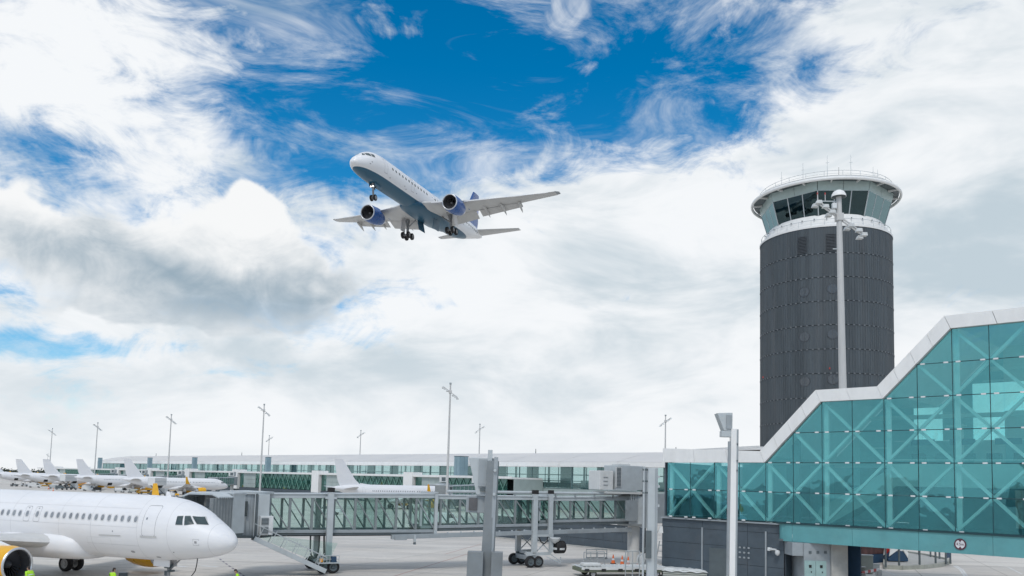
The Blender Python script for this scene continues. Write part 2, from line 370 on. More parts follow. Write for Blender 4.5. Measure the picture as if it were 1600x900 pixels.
# ------------------------------------------------------------------ mesh helpers
FRAME = {}                                 # object name -> inverse of its thing's frame
def rotz(a): return Matrix.Rotation(a, 4, 'Z')
def tag(o, label=None, cat=None, group=None, kind=None):
    if label: o['label'] = label
    if cat: o['category'] = cat
    if group: o['group'] = group
    if kind: o['kind'] = kind
    return o
def thing(name, label, cat, loc=(0, 0, 0), rz=0.0, group=None, mat4=None):
    o = bpy.data.objects.new(name, None)
    o.empty_display_size = 0.3
    COL.objects.link(o)
    m4 = mat4 if mat4 is not None else Matrix.Translation(Vector(loc)) @ rotz(rz)
    o.matrix_world = m4
    FRAME[o.name] = m4.inverted()
    return tag(o, label, cat, group)
class MB:
    """collects boxes, bars, tubes and lofts; build() links them as one mesh object"""
    def __init__(s): s.v = []; s.f = []
    def add(s, vs, fs):
        n = len(s.v)
        s.v += [Vector(p) for p in vs]
        s.f += [tuple(i + n for i in f) for f in fs]
        return s
    def box(s, c, d, R=None):
        c = Vector(c); hx, hy, hz = d[0] / 2, d[1] / 2, d[2] / 2
        vs = [Vector((x, y, z)) for z in (-hz, hz) for y in (-hy, hy) for x in (-hx, hx)]
        if R is not None: vs = [R @ v for v in vs]
        return s.add([v + c for v in vs], [(0, 2, 3, 1), (4, 5, 7, 6), (0, 1, 5, 4), (2, 6, 7, 3), (0, 4, 6, 2), (1, 3, 7, 5)])
    def beam(s, p, q_, w, h=None, up=(0, 0, 1)):
        p = Vector(p); q_ = Vector(q_); h = h or w
        d = (q_ - p).normalized(); up = Vector(up)
        if abs(d.dot(up)) > 0.98: up = Vector((1, 0, 0)) if abs(d.x) < 0.9 else Vector((0, 1, 0))
        x = d.cross(up).normalized(); u = x.cross(d)
        vs = [c + x * a * w / 2 + u * b_ * h / 2 for c in (p, q_) for a, b_ in ((-1, -1), (1, -1), (1, 1), (-1, 1))]
        return s.add(vs, [(3, 2, 1, 0), (4, 5, 6, 7), (0, 1, 5, 4), (1, 2, 6, 5), (2, 3, 7, 6), (3, 0, 4, 7)])
    def loft(s, rings, cap0=True, cap1=True, loop=True):
        n = len(rings[0]); vs = [p for r in rings for p in r]; fs = []
        for i in range(len(rings) - 1):
            for j in range(n if loop else n - 1):
                a, b_ = i * n + j, i * n + (j + 1) % n
                fs.append((a, b_, b_ + n, a + n))
        if cap0: fs.append(tuple(range(n))[::-1])
        if cap1: fs.append(tuple(range((len(rings) - 1) * n, len(rings) * n)))
        return s.add(vs, fs)
    def tube(s, p, q_, r1, r2=None, n=10, cap=True):
        p = Vector(p); q_ = Vector(q_); r2 = r1 if r2 is None else r2
        d = (q_ - p).normalized(); up = Vector((0, 0, 1)) if abs(d.z) < 0.9 else Vector((1, 0, 0))
        x = d.cross(up).normalized(); y = x.cross(d)
        ring = lambda c, r: [c + x * r * cos(2 * pi * i / n) + y * r * sin(2 * pi * i / n) for i in range(n)]
        return s.loft([ring(p, r1), ring(q_, r2)], cap, cap)
    def path(s, pts, r, n=6):
        for a, b_ in zip(pts, pts[1:]): s.tube(a, b_, r, n=n)
        return s
    def spin(s, prof, c, ax='x', n=32, cap0=False, cap1=False):
        """prof = [(along, radius)], turned about the axis through c"""
        c = Vector(c); rings = []
        for a_, r in prof:
            ring = []
            for i in range(n):
                t_ = 2 * pi * i / n
                if ax == 'x': ring.append(c + Vector((a_, r * cos(t_), r * sin(t_))))
                elif ax == 'y': ring.append(c + Vector((r * cos(t_), a_, r * sin(t_))))
                else: ring.append(c + Vector((r * cos(t_), r * sin(t_), a_)))
            rings.append(ring)
        return s.loft(rings, cap0, cap1)
    def slab(s, poly, z0, z1):
        n = len(poly)
        vs = [Vector((p[0], p[1], z0)) for p in poly] + [Vector((p[0], p[1], z1)) for p in poly]
        return s.add(vs, [tuple(range(n))[::-1], tuple(range(n, 2 * n))] + [(i, (i + 1) % n, (i + 1) % n + n, i + n) for i in range(n)])
    def plate(s, poly, nrm, t):
        """flat polygon (3-D points) given thickness t along nrm"""
        nrm = Vector(nrm).normalized() * t; n = len(poly)
        vs = [Vector(p) for p in poly] + [Vector(p) + nrm for p in poly]
        return s.add(vs, [tuple(range(n))[::-1], tuple(range(n, 2 * n))] + [(i, (i + 1) % n, (i + 1) % n + n, i + n) for i in range(n)])
    def mesh(s, name, smooth=None):
        me = bpy.data.meshes.new(name)
        me.from_pydata([tuple(v) for v in s.v], [], s.f)
        bm = bmesh.new(); bm.from_mesh(me)
        bmesh.ops.recalc_face_normals(bm, faces=bm.faces)
        bm.to_mesh(me); bm.free()
        if smooth:
            me.shade_smooth(); me.set_sharp_from_angle(angle=radians(smooth))
        return me
    def build(s, name, mat, parent=None, smooth=None, world=False, bevel=0.0):
        if parent is not None and world:
            Mi = FRAME[parent.name]; s.v = [Mi @ v for v in s.v]
        me = s.mesh(name, smooth)
        o = bpy.data.objects.new(name, me)
        me.materials.append(MT[mat] if isinstance(mat, str) else mat)
        COL.objects.link(o)
        if parent is not None:
            o.parent = parent; FRAME[o.name] = FRAME[parent.name]
        if bevel:
            bv_ = o.modifiers.new('bevel', 'BEVEL'); bv_.width = bevel; bv_.segments = 2; bv_.limit_method = 'ANGLE'; bv_.angle_limit = radians(40)
        return o
def inst(name, src, parent, mat4):
    """another piece sharing src's mesh"""
    o = bpy.data.objects.new(name, src.data)
    COL.objects.link(o); o.parent = parent
    o.matrix_local = mat4
    FRAME[o.name] = FRAME[parent.name]
    for md in src.modifiers:
        if md.type == 'BEVEL':
            b_ = o.modifiers.new('bevel', 'BEVEL'); b_.width = md.width; b_.segments = md.segments; b_.limit_method = 'ANGLE'; b_.angle_limit = md.angle_limit
    return o
def copy_tree(o, parent=None, skip=()):
    c_ = o.copy(); COL.objects.link(c_); c_.parent = parent
    FRAME[c_.name] = FRAME.get(o.name, Matrix.Identity(4))
    for ch in list(o.children):
        if ch.name.split('.')[0] in skip: continue
        copy_tree(ch, c_, skip)
    return c_
def pchip(xs, ys):
    h = [b_ - a for a, b_ in zip(xs, xs[1:])]; dl = [(b_ - a) / hh for a, b_, hh in zip(ys, ys[1:], h)]
    n = len(xs); m = [0.0] * n
    for i in range(1, n - 1):
        if dl[i - 1] * dl[i] > 0:
            w1, w2 = 2 * h[i] + h[i - 1], h[i] + 2 * h[i - 1]
            m[i] = (w1 + w2) / (w1 / dl[i - 1] + w2 / dl[i])
    m[0], m[-1] = dl[0], dl[-1]
    def g(x):
        i = 0
        while i < n - 2 and x > xs[i + 1]: i += 1
        u = (x - xs[i]) / h[i]
        return (2*u**3-3*u**2+1)*ys[i] + (u**3-2*u**2+u)*h[i]*m[i] + (3*u**2-2*u**3)*ys[i+1] + (u**3-u**2)*h[i]*m[i+1]
    return g

# ------------------------------------------------------------------ the ground
g_ = MB()
ring_r = [0.0, 40, 90, 160, 300, 600, 1500, 5000, 12000]
for i in range(len(ring_r) - 1):
    for j in range(48):
        a0, a1 = 2 * pi * j / 48, 2 * pi * (j + 1) / 48
        r0, r1 = ring_r[i], ring_r[i + 1]
        P = lambda r, a: (r * sin(a), r * cos(a), 0)
        if i == 0: g_.add([P(0, 0), P(r1, a0), P(r1, a1)], [(0, 1, 2)])
        else: g_.add([P(r0, a0), P(r1, a0), P(r1, a1), P(r0, a1)], [(0, 1, 2, 3)])
bmg = g_.build('apron_ground', 'apron')
bm = bmesh.new(); bm.from_mesh(bmg.data); bmesh.ops.remove_doubles(bm, verts=bm.verts, dist=0.001); bmesh.ops.recalc_face_normals(bm, faces=bm.faces); bm.to_mesh(bmg.data); bm.free()
tag(bmg, kind='structure')

def strip(name, a, b_, w, mat, z=0.004):
    a = Vector((a[0], a[1], z)); b_ = Vector((b_[0], b_[1], z)); d = (b_ - a).normalized(); x = Vector((-d.y, d.x, 0)) * w / 2
    o = MB().add([a - x, b_ - x, b_ + x, a + x], [(0, 1, 2, 3)]).build(name, mat)
    return tag(o, kind='structure')

# ------------------------------------------------------------------ airliners
class Hull:
    """round body given by top, bottom and half-width along s (metres aft of the nose); x forward, y to port, z up"""
    def __init__(s, tab):
        t = [sqrt(r[0]) for r in tab]
        s.L = tab[-1][0]
        s.T_, s.B_, s.W_ = (pchip(t, [r[i] for r in tab]) for i in (1, 2, 3))
    def T(s, x): return s.T_(sqrt(max(0, x)))
    def B(s, x): return s.B_(sqrt(max(0, x)))
    def W(s, x): return max(0.0, s.W_(sqrt(max(0, x))))
    def ring(s, x, n):
        zc, hh, w = (s.T(x) + s.B(x)) / 2, (s.T(x) - s.B(x)) / 2, s.W(x)
        return [Vector((-x, w * sin(2 * pi * i / n), zc + hh * cos(2 * pi * i / n))) for i in range(n)]
    def skin(s, x, z, side, off=0.0):
        zc, hh, w = (s.T(x) + s.B(x)) / 2, (s.T(x) - s.B(x)) / 2, s.W(x)
        c = max(-1, min(1, (z - zc) / max(hh, 1e-4))); y = sqrt(max(0, 1 - c * c))
        p = Vector((-x, side * w * y, zc + hh * c))
        e = 0.05
        w2 = s.W(x + e); hh2 = (s.T(x + e) - s.B(x + e)) / 2
        slope = (w2 * y - w * y) / e
        nrm = Vector((slope, side * y * 1.0, c)).normalized()
        return p + nrm * off
    def body(s, n=48, m=70):
        L = s.L; st = [L * (i / m) ** 1.6 for i in range(m + 1)]
        st[0] = 0.004
        return MB().loft([s.ring(x, n) for x in st])
    def quad(s, cn, side, off=0.008, nu=6, nv=4):
        """four (s,z) corners in order -> patch lying on the skin"""
        mb = MB(); g = []
        for j in range(nv + 1):
            for i in range(nu + 1):
                u, v = i / nu, j / nv
                a = [cn[0][k_] * (1-u) * (1-v) + cn[1][k_] * u * (1-v) + cn[2][k_] * u * v + cn[3][k_] * (1-u) * v for k_ in (0, 1)]
                g.append(s.skin(a[0], a[1], side, off))
        return mb.add(g, [(j*(nu+1)+i, j*(nu+1)+i+1, (j+1)*(nu+1)+i+1, (j+1)*(nu+1)+i) for j in range(nv) for i in range(nu)])
    def oval(s, x, z, a, b_, side, off=0.008, n=14, mb=None, pw=2.6, lean=0.0):
        mb = mb or MB(); pts = [s.skin(x, z, side, off)]
        for i in range(n):
            t = 2 * pi * i / n; c, d = cos(t), sin(t)
            ex = (abs(c) ** (2 / pw)) * (1 if c >= 0 else -1); ey = (abs(d) ** (2 / pw)) * (1 if d >= 0 else -1)
            pts.append(s.skin(x + a * ex, z + b_ * ey, side, off))
        return mb.add(pts, [(0, 1 + i, 1 + (i + 1) % n) for i in range(n)])
    def outline(s, cn, side, w=0.03, off=0.01, rad=0.12, n=6):
        """rounded frame line around four (s,z) corners"""
        pts = []
        k_ = len(cn)
        for i in range(k_):
            p0, p, p1 = cn[i - 1], cn[i], cn[(i + 1) % k_]
            d0 = Vector((p0[0]-p[0], p0[1]-p[1])).normalized(); d1 = Vector((p1[0]-p[0], p1[1]-p[1])).normalized()
            a = Vector(p) + d0 * rad; c = Vector(p) + d1 * rad
            for j in range(n + 1):
                t = j / n
                pts.append((a * (1-t)**2 + Vector(p) * 2*t*(1-t) + c * t*t))
        dense = []
        for a, c in zip(pts, pts[1:] + pts[:1]):
            m_ = max(1, int((c - a).length / 0.25))
            dense += [a + (c - a) * j / m_ for j in range(m_)]
        ctr = sum(dense, Vector((0, 0))) / len(dense)
        vs = []
        for p in dense:
            d = (ctr - p).normalized() * w
            vs += [s.skin(p[0], p[1], side, off), s.skin(p[0] + d[0], p[1] + d[1], side, off)]
        n2 = len(dense)
        return MB().add(vs, [(2*i, 2*((i+1) % n2), 2*((i+1) % n2)+1, 2*i+1) for i in range(n2)])
def foil(le, chord, thick, n=10, camber=0.015, vertical=False, droop=0.0):
    """closed section: leading edge le, running aft (-x)"""
    xs = [(1 - cos(pi * i / n)) / 2 for i in range(n + 1)]
    yt = lambda x: 5 * thick * (0.2969 * sqrt(x) - 0.126 * x - 0.3516 * x * x + 0.2843 * x**3 - 0.1036 * x**4)
    up = [(x, yt(x) + camber * 4 * x * (1 - x)) for x in xs]
    lo = [(x, -yt(x) + camber * 4 * x * (1 - x)) for x in xs[1:-1]][::-1]
    r = []
    for x, z in up + lo:
        d = droop * x
        r.append(Vector(le) + (Vector((-x * chord, z * chord, 0)) if vertical else Vector((-x * chord, 0, z * chord - d * chord))))
    return r
def aerofoil(stations, **kw):
    return MB().loft([foil(le, c, t, **kw) for le, c, t in stations])
def wheel(root, name, c, r, w, ax='y', rim='hub_grey'):
    t_ = MB().spin([(-w/2, r*.62), (-w/2, r*.86), (-w*.38, r*.97), (-w*.15, r), (w*.15, r), (w*.38, r*.97), (w/2, r*.86), (w/2, r*.62)], c, ax, 28).build(name, 'rubber', root, smooth=50)
    MB().spin([(-w*.5, 0.02), (-w*.5, r*.22), (-w*.3, r*.3), (-w*.42, r*.63), (w*.42, r*.63), (w*.3, r*.3), (w*.5, r*.22), (w*.5, 0.02)], c, ax, 20, True, True).build('rim', rim, t_, smooth=40)
    return t_
def engine(root, c, r, ln, cowl, label=None):
    """turbofan: c = centre of the intake face, pointing forward"""
    x0, y0, z0 = c
    e = MB().spin([(-0.10, r*.995), (-.25*ln, r*1.07), (-.5*ln, r*1.06), (-.8*ln, r*.95), (-ln, r*.80), (-ln, r*.76), (-.8*ln, r*.80)], c, 'x', 40).build('engine', cowl, root, smooth=60)
    MB().spin([(-0.099, r*.999), (-0.04, r*.975), (0.0, r*.93), (-0.015, r*.885), (-0.09, r*.855), (-.18, r*.845)], c, 'x', 40).build('intake_lip', 'bare_metal', e, smooth=60)
    MB().spin([(-.17, r*.846), (-.5, r*.86), (-.95, r*.88)], c, 'x', 40).build('intake_duct', 'duct_dark', e, smooth=60)
    fan = MB()
    nb = 26
    for i in range(nb):
        a = 2 * pi * i / nb
        vs = []
        for rr, tw in ((r*.24, .9), (r*.55, .55), (r*.87, .3)):
            for s_ in (-1, 1):
                da = s_ * (0.5 * 2 * pi / nb) * .95
                vs.append(Vector((x0 - .93 - s_ * .09 * tw * 1.2, y0 + rr * cos(a + da), z0 + rr * sin(a + da))))
        fan.add(vs, [(0, 1, 3, 2), (2, 3, 5, 4)])
    fan.build('fan_blades', 'fan_metal', e, smooth=60)
    MB().spin([(-1.12, r*.88), (-1.12, 0.02)], c, 'x', 30).build('fan_case', 'dark_hole', e)
    MB().spin([(-.58, 0.01), (-.68, r*.11), (-.82, r*.2), (-.98, r*.26)], c, 'x', 24).build('spinner', 'duct_dark', e, smooth=60)
    MB().spin([(-.75*ln, r*.62), (-1.02*ln, r*.58), (-1.28*ln, r*.40), (-1.28*ln, r*.36), (-1.1*ln, r*.36)], c, 'x', 28).build('core_cowl', 'bare_metal', e, smooth=60)
    MB().spin([(-1.1*ln, r*.30), (-1.3*ln, r*.24), (-1.52*ln, 0.03)], c, 'x', 20).build('exhaust_cone', 'bare_metal', e, smooth=60)
    MB().spin([(-.93*ln, r*.77), (-.93*ln, r*.58)], c, 'x', 28).build('fan_nozzle', 'dark_hole', e)
    if label: e['label'] = label
    return e
def strut(root, top, axle, r, fold=None):
    g = MB().tube(top, Vector(axle) * .35 + Vector(top) * .65, r * 1.5, r * 1.35, 12).tube(Vector(axle) * .35 + Vector(top) * .65, axle, r, r, 12)
    return g

# ---- short-haul twin jet at the gate
A_TAB = [(0,3.12,3.12,0),(.15,3.48,2.80,.38),(.5,3.84,2.53,.74),(1.0,4.17,2.33,1.05),(1.6,4.52,2.18,1.32),(2.1,4.83,2.09,1.5),(2.8,5.22,1.99,1.66),(3.4,5.47,1.92,1.76),(4.4,5.71,1.83,1.88),(5.6,5.84,1.76,1.955),(7,5.88,1.74,1.975),(24,5.88,1.74,1.975),(27,5.88,1.95,1.93),(30,5.86,2.55,1.72),(33,5.76,3.4,1.28),(35.5,5.55,4.15,.8),(37.3,5.25,4.75,.35),(37.57,5.1,4.9,.15)]
def short_haul_jet():
    h = Hull(A_TAB)
    root = thing('airliner', 'white airliner with yellow engines parked nearest, nose beside the glazed jet bridge', 'airliner')
    fus = h.body(56, 90).build('fuselage', 'aircraft_white', root, smooth=60)
    # windows and doors
    xs = [6.19 + .546 * i for i in range(15)] + [14.62, 15.52] + [16.19 + .546 * i for i in range(22)]
    for side in (-1, 1):
        for x in xs:
            if 28.0 < x: continue
            w_ = h.oval(x, 4.40, .125, .185, side).build('window', 'cabin_window', fus)
            h.outline([(x-.17, 4.63), (x+.17, 4.63), (x+.17, 4.17), (x-.17, 4.17)], side, .022, .006, .15, 4).build('window_surround', 'wing_grey', w_)
        for x in (14.62, 15.52):
            h.outline([(x-.27, 4.90), (x+.27, 4.90), (x+.27, 3.90), (x-.27, 3.90)], side, .028, .006, .14).build('emergency_exit', 'aircraft_seam', fus)
            h.oval(x, 4.78, .07, .035, side).build('exit_handle', 'aircraft_seam', fus)
        for x0, x1 in ((4.62, 5.62), (29.6, 30.4)):
            d_ = h.outline([(x0, 5.28), (x1, 5.28), (x1, 3.38), (x0, 3.38)], side, .03, .006, .16).build('cabin_door', 'aircraft_seam', fus)
            if x0 < 10:
                h.quad([(x0-.12, 3.42), (x1+.12, 3.42), (x1+.12, 3.31), (x0-.12, 3.31)], side, .03, 8, 2).build('door_sill', 'wing_grey', d_)
                h.oval(x0+.72, 4.47, .06, .075, side, .012).build('door_window', 'cabin_window', d_)
        # cockpit panes: rear side, front side, windscreen
        for cn in ([(3.32, 4.68), (2.99, 4.70), (2.80, 4.17), (3.24, 4.17)], [(2.90, 4.70), (2.62, 4.71), (2.16, 4.24), (2.68, 4.16)], [(2.52, 4.70), (1.98, 4.66), (1.46, 4.20), (2.02, 4.24)]):
            pane = h.quad(cn, side, .012, 8, 6).build('cockpit_window', 'cockpit_glass', fus, smooth=40)
            h.outline([(a, b_) for a, b_ in cn], side, -.035, .010, .05, 3).build('window_frame', 'wing_grey', pane)
        h.outline([(1.68, 3.34), (2.04, 3.34), (2.04, 2.96), (1.68, 2.96)], side, .02, .006, .03).build('static_port_frame', 'aircraft_seam', fus)
        h.quad([(1.80, 3.22), (1.94, 3.22), (1.94, 3.08), (1.80, 3.08)], side, .008).build('static_port', 'aircraft_seam', fus)
        h.quad([(7.3, 3.36), (9.1, 3.33), (9.1, 3.27), (7.3, 3.30)], side, .03, 10, 1).build('placard_strip', 'wing_grey', fus)
        h.oval(7.95, 3.58, .05, .05, side).build('drain_port', 'aircraft_seam', fus)
        h.oval(6.75, 2.33, .16, .07, side, .012).build('vent_port', 'aircraft_seam', fus)
        h.oval(5.05, 2.05, .16, .05, side, .012, lean=.4).build('vent_port', 'aircraft_seam', fus)
        h.oval(3.6, 2.45, .05, .035, side, .012).build('probe_port', 'aircraft_seam', fus)
        h.outline([(8.2, 3.15), (10.2, 3.15), (10.2, 2.0), (8.2, 2.0)], side, .012, .005, .15).build('cargo_door', 'offwhite', fus)
    for x in (1.15, 3.75, 6.0, 9.8, 12.55, 16.9, 20.2, 23.6):   # fuselage frame joints
        ring = h.ring(x, 56); r2 = h.ring(x + .028, 56); zc = (h.T(x) + h.B(x)) / 2
        grow = lambda rr: [Vector((p.x, p.y * 1.002, zc + (p.z - zc) * 1.002)) for p in rr]
        MB().loft([grow(ring), grow(r2)], False, False).build('skin_joint', 'faint_seam', fus)
    for side in (-1, 1):
        for z_ in (5.05, 3.9, 2.75):
            h.quad([(6.0, z_), (10.3 if z_ < 3 else 27.0, z_), (10.3 if z_ < 3 else 27.0, z_ - .02), (6.0, z_ - .02)], side, .005, 40, 1).build('skin_joint', 'faint_seam', fus)
    # wing-to-body fairing
    fr = []
    for s_, hw, zt, zb in ((10.95, .6, 2.55, 1.9), (11.0, 1.15, 2.85, 1.72), (11.15, 1.65, 3.12, 1.60), (11.5, 1.98, 3.32, 1.53), (12.2, 2.18, 3.44, 1.48), (13.5, 2.28, 3.48, 1.44), (17, 2.30, 3.40, 1.42), (20, 2.1, 3.0, 1.48), (22, 1.4, 2.6, 1.62), (23.2, .5, 2.2, 1.78)):
        zc, hh = (zt + zb) / 2, (zt - zb) / 2; r_ = []
        for i in range(40):
            t = 2 * pi * i / 40; c, d = sin(t), cos(t)
            r_.append(Vector((-s_, hw * abs(c) ** .8 * (1 if c > 0 else -1), zc + hh * abs(d) ** .8 * (1 if d > 0 else -1))))
        fr.append(r_)
    bf = MB().loft(fr).build('belly_fairing', 'aircraft_white', root, smooth=60)
    for side in (-1, 1):
        wg = aerofoil([((-12.3, side*1.6, 2.62), 7.0, .15), ((-13.3, side*2.6, 2.66), 6.1, .14), ((-15.8, side*6.3, 2.98), 4.0, .12), ((-18.9, side*11.8, 3.5), 2.7, .11), ((-21.5, side*16.4, 3.98), 1.62, .11)], droop=0.02).build('wing', 'wing_grey', root, smooth=50)
        sk = aerofoil([((-21.45, side*16.38, 3.97), 1.62, .10), ((-21.85, side*16.75, 4.15), 1.4, .10), ((-22.4, side*17.05, 4.8), 1.05, .09), ((-23.05, side*17.25, 6.35), .50, .09)], camber=0).build('winglet', 'yellow_paint', wg, smooth=50)
        for y_, x_, l_ in ((4.6, 17.6, 2.6), (8.6, 17.7, 2.5), (12.4, 18.9, 2.0)):
            zz = 2.62 + (y_ - 1.6) * .092
            MB().loft([[Vector((-x_ - l_*a, side*y_ + .16*rr*cos(t), zz - .28 + .2*rr*sin(t))) for t in [2*pi*i/10 for i in range(10)]] for a, rr in ((0, .2), (.2, .9), (.5, 1), (.8, .7), (1, .1))]).build('flap_track_fairing', 'aircraft_white', wg, smooth=60)
        en = engine(root, (-11.2, side*5.75, 1.58), 1.06, 2.75, 'yellow_paint')
        MB().loft([[Vector((-x, side*5.75 + y_, z_)) for y_, z_ in ((-.16, zb), (.16, zb), (.12, zt), (-.12, zt))] for x, zb, zt in ((12.0, 2.6, 2.68), (13.2, 2.5, 2.98), (15, 2.45, 2.95), (17.2, 2.5, 2.8))]).build('pylon', 'aircraft_white', en, smooth=30)
        tp = aerofoil([((-31.2, side*.5, 4.75), 3.9, .10), ((-34.6, side*6.2, 5.3), 1.5, .09)], camber=0).build('tailplane', 'wing_grey', root, smooth=50)
        g1 = strut(root, (-17.7, side*3.6, 2.9), (-17.7, side*3.8, .58), .16).tube((-17.7, side*3.35, .58), (-17.7, side*4.25, .58), .09).tube((-17.7, side*2.4, 2.2), (-17.7, side*3.75, 1.3), .07).build('main_gear', 'gear_metal', root, smooth=40)
        for dy in (-.46, .46): wheel(g1, 'wheel', (-17.7, side*3.8 + dy, .58), .58, .40)
        MB().box((-17.7, side*4.05, 1.55), (.9, .05, 1.5)).build('gear_door', 'aircraft_white', g1)
    MB().loft([foil((-29.6, 0, 5.55), 6.1, .10, vertical=True, camber=0), foil((-31.4, 0, 7.0), 5.05, .10, vertical=True, camber=0), foil((-35.15, 0, 11.75), 2.3, .09, vertical=True, camber=0)]).build('tail_fin', 'aircraft_white', root, smooth=50)
    MB().loft([[Vector((-x, y_, z_)) for y_, z_ in ((-.12, 5.6), (.12, 5.6), (.03, zt), (-.03, zt))] for x, zt in ((27.2, 5.9), (30.0, 6.2))]).build('fin_fillet', 'aircraft_white', root)
    ng = strut(root, (-5.1, 0, 1.95), (-5.1, 0, .40), .11).tube((-5.1, -.38, .38), (-5.1, .38, .38), .06).tube((-4.2, 0, 1.9), (-5.08, 0, 1.1), .05).build('nose_gear', 'gear_metal', root, smooth=40)
    ng2 = MB().box((-5.12, 0, 1.42), (.34, .40, .26)).box((-4.92, 0, 1.12), (.16, .5, .12)).box((-5.25, 0, .95), (.2, .2, .3)).build('gear_box', 'steel_dark', ng)
    for dy in (-.26, .26): wheel(ng, 'wheel', (-5.1, dy, .38), .38, .24)
    for dy in (-.32, .32): MB().box((-5.4, dy, 1.60), (1.3, .03, .42)).build('gear_door', 'aircraft_white', ng)
    hose = MB().path([Vector((-2.55, -.35, 2.1)), Vector((-2.5, -.45, 1.7)), Vector((-2.55, -.5, 1.3)), Vector((-2.8, -.6, .9)), Vector((-2.9, -.7, .3)), Vector((-2.9, -.9, .05))], .03, 6).build('ground_power_cable', 'rubber', ng)
    for x, z in ((5.2, 5.86),):
        MB().loft([[Vector((-x - a, y_, z_)) for a, y_, z_ in ((0, 0, z - .1), (.35, .025, z - .1), (.5, 0, z - .1), (.35, -.025, z - .1))], [Vector((-x - a, y_, z_)) for a, y_, z_ in ((.25, 0, z + .28), (.38, .012, z + .28), (.45, 0, z + .28), (.38, -.012, z + .28))]]).build('blade_aerial', 'aircraft_white', fus)
    return root, h
jet, HULL_A = short_haul_jet()
TH = radians(21)
jet.matrix_world = Matrix.Translation((-16.86, 51.98, 0)) @ rotz(-TH)
FRAME[jet.name] = jet.matrix_world.inverted()

# the same type at the far stands: one part for the row of cabin windows, which is too small to tell apart there
far_jets = [('the fifth', -128.2, 280.0, 0.0), ]
jd = Vector((-sin(radians(46)), cos(radians(46)), 0))          # along the far pier
jn = Vector((cos(radians(46)), sin(radians(46)), 0))           # towards the far pier
T1 = Vector((-.458 * 280, 280, 0))
far_labels = [(-123, 'white airliner with tall fin seen over the jet bridge roof, alone at its gate'),
              (0, 'white airliner at far gate, rightmost of the row of parked tails, beside catering box'),
              (45, 'white parked airliner, second tail from the right in the far row'),
              (82, 'white parked airliner, third tail from the right in the far row'),
              (118, 'white parked airliner, fourth tail from the right in the far row'),
              (160, 'white parked airliner cut by the left edge of the photo, farthest tail')]
winrow = MB()
for side in (-1, 1):
    for i in range(40):
        if i != 15: HULL_A.oval(6.19 + .546 * i, 4.40, .13, .19, side, .01, 8, winrow)
FAR = []
skipped = ('window', 'window_surround', 'emergency_exit', 'exit_handle', 'static_port_frame', 'static_port', 'placard_strip', 'drain_port', 'vent_port', 'probe_port', 'skin_joint', 'window_frame', 'door_sill', 'door_window', 'ground_power_cable', 'fan_nozzle', 'blade_aerial', 'cargo_door')
hold = []
for s_, lab in far_labels:
    c_ = copy_tree(jet, None, skipped)
    c_['label'] = lab; c_['group'] = 'airliners parked along the far pier'
    tail = T1 + jd * s_
    nose = tail + jn * 36.0
    c_.matrix_world = Matrix.Translation(nose) @ rotz(radians(46 + random.uniform(-1, 1)))
    FRAME[c_.name] = c_.matrix_world.inverted()
    if not hold:
        rw = winrow.build('window_row', 'cabin_window', c_); rw['kind'] = 'stuff'
        hd = HULL_A.quad([(24.6, 3.2), (26.2, 3.2), (26.2, 2.15), (24.6, 2.25)], -1, .03, 8, 6).build('hold_shade_patch', 'dark_hole', c_)  # flat dark patch on the skin, painted shade of the open hold
        hold = [rw, hd]
    else:
        for sr in hold:
            n_ = sr.copy(); COL.objects.link(n_); n_.parent = c_
    FAR.append(c_)

# ---- long narrow jet on approach, wheels down
mb_, q = nodes_of('two_tone_hull')
ob = q.node('ShaderNodeTexCoord').outputs['Object']
sp = q.node('ShaderNodeSeparateXYZ'); q.put(sp.inputs[0], ob)
zz = q.add(sp.outputs[2], q.mul(q.sub(q.noise(ob, 0.8, 3), .5), .03))
fc = q.sstep(zz, -1.30, -1.26)
col = q.mix(fc, (0.014, 0.095, 0.165, 1), (0.80, 0.80, 0.81, 1))
b = q.node('ShaderNodeBsdfPrincipled'); q.put(b.inputs['Base Color'], col); b.inputs['Roughness'].default_value = 0.32
MT['two_tone_hull'] = finish(mb_, q, b.outputs[0])
B_TAB = [(0,-.72,-.72,0),(.15,-.38,-1.02,.36),(.5,-.02,-1.28,.72),(1.1,.36,-1.5,1.08),(1.8,.78,-1.66,1.36),(2.5,1.22,-1.77,1.55),(3.3,1.58,-1.86,1.70),(4.5,1.83,-1.94,1.82),(6,1.95,-2.0,1.87),(8,2.0,-2.02,1.88),(32,2.0,-2.02,1.88),(35,2.0,-1.86,1.86),(38,1.98,-1.35,1.74),(41,1.9,-.6,1.42),(44,1.75,.15,.92),(46.3,1.4,.75,.42),(46.9,1.2,.95,.2)]
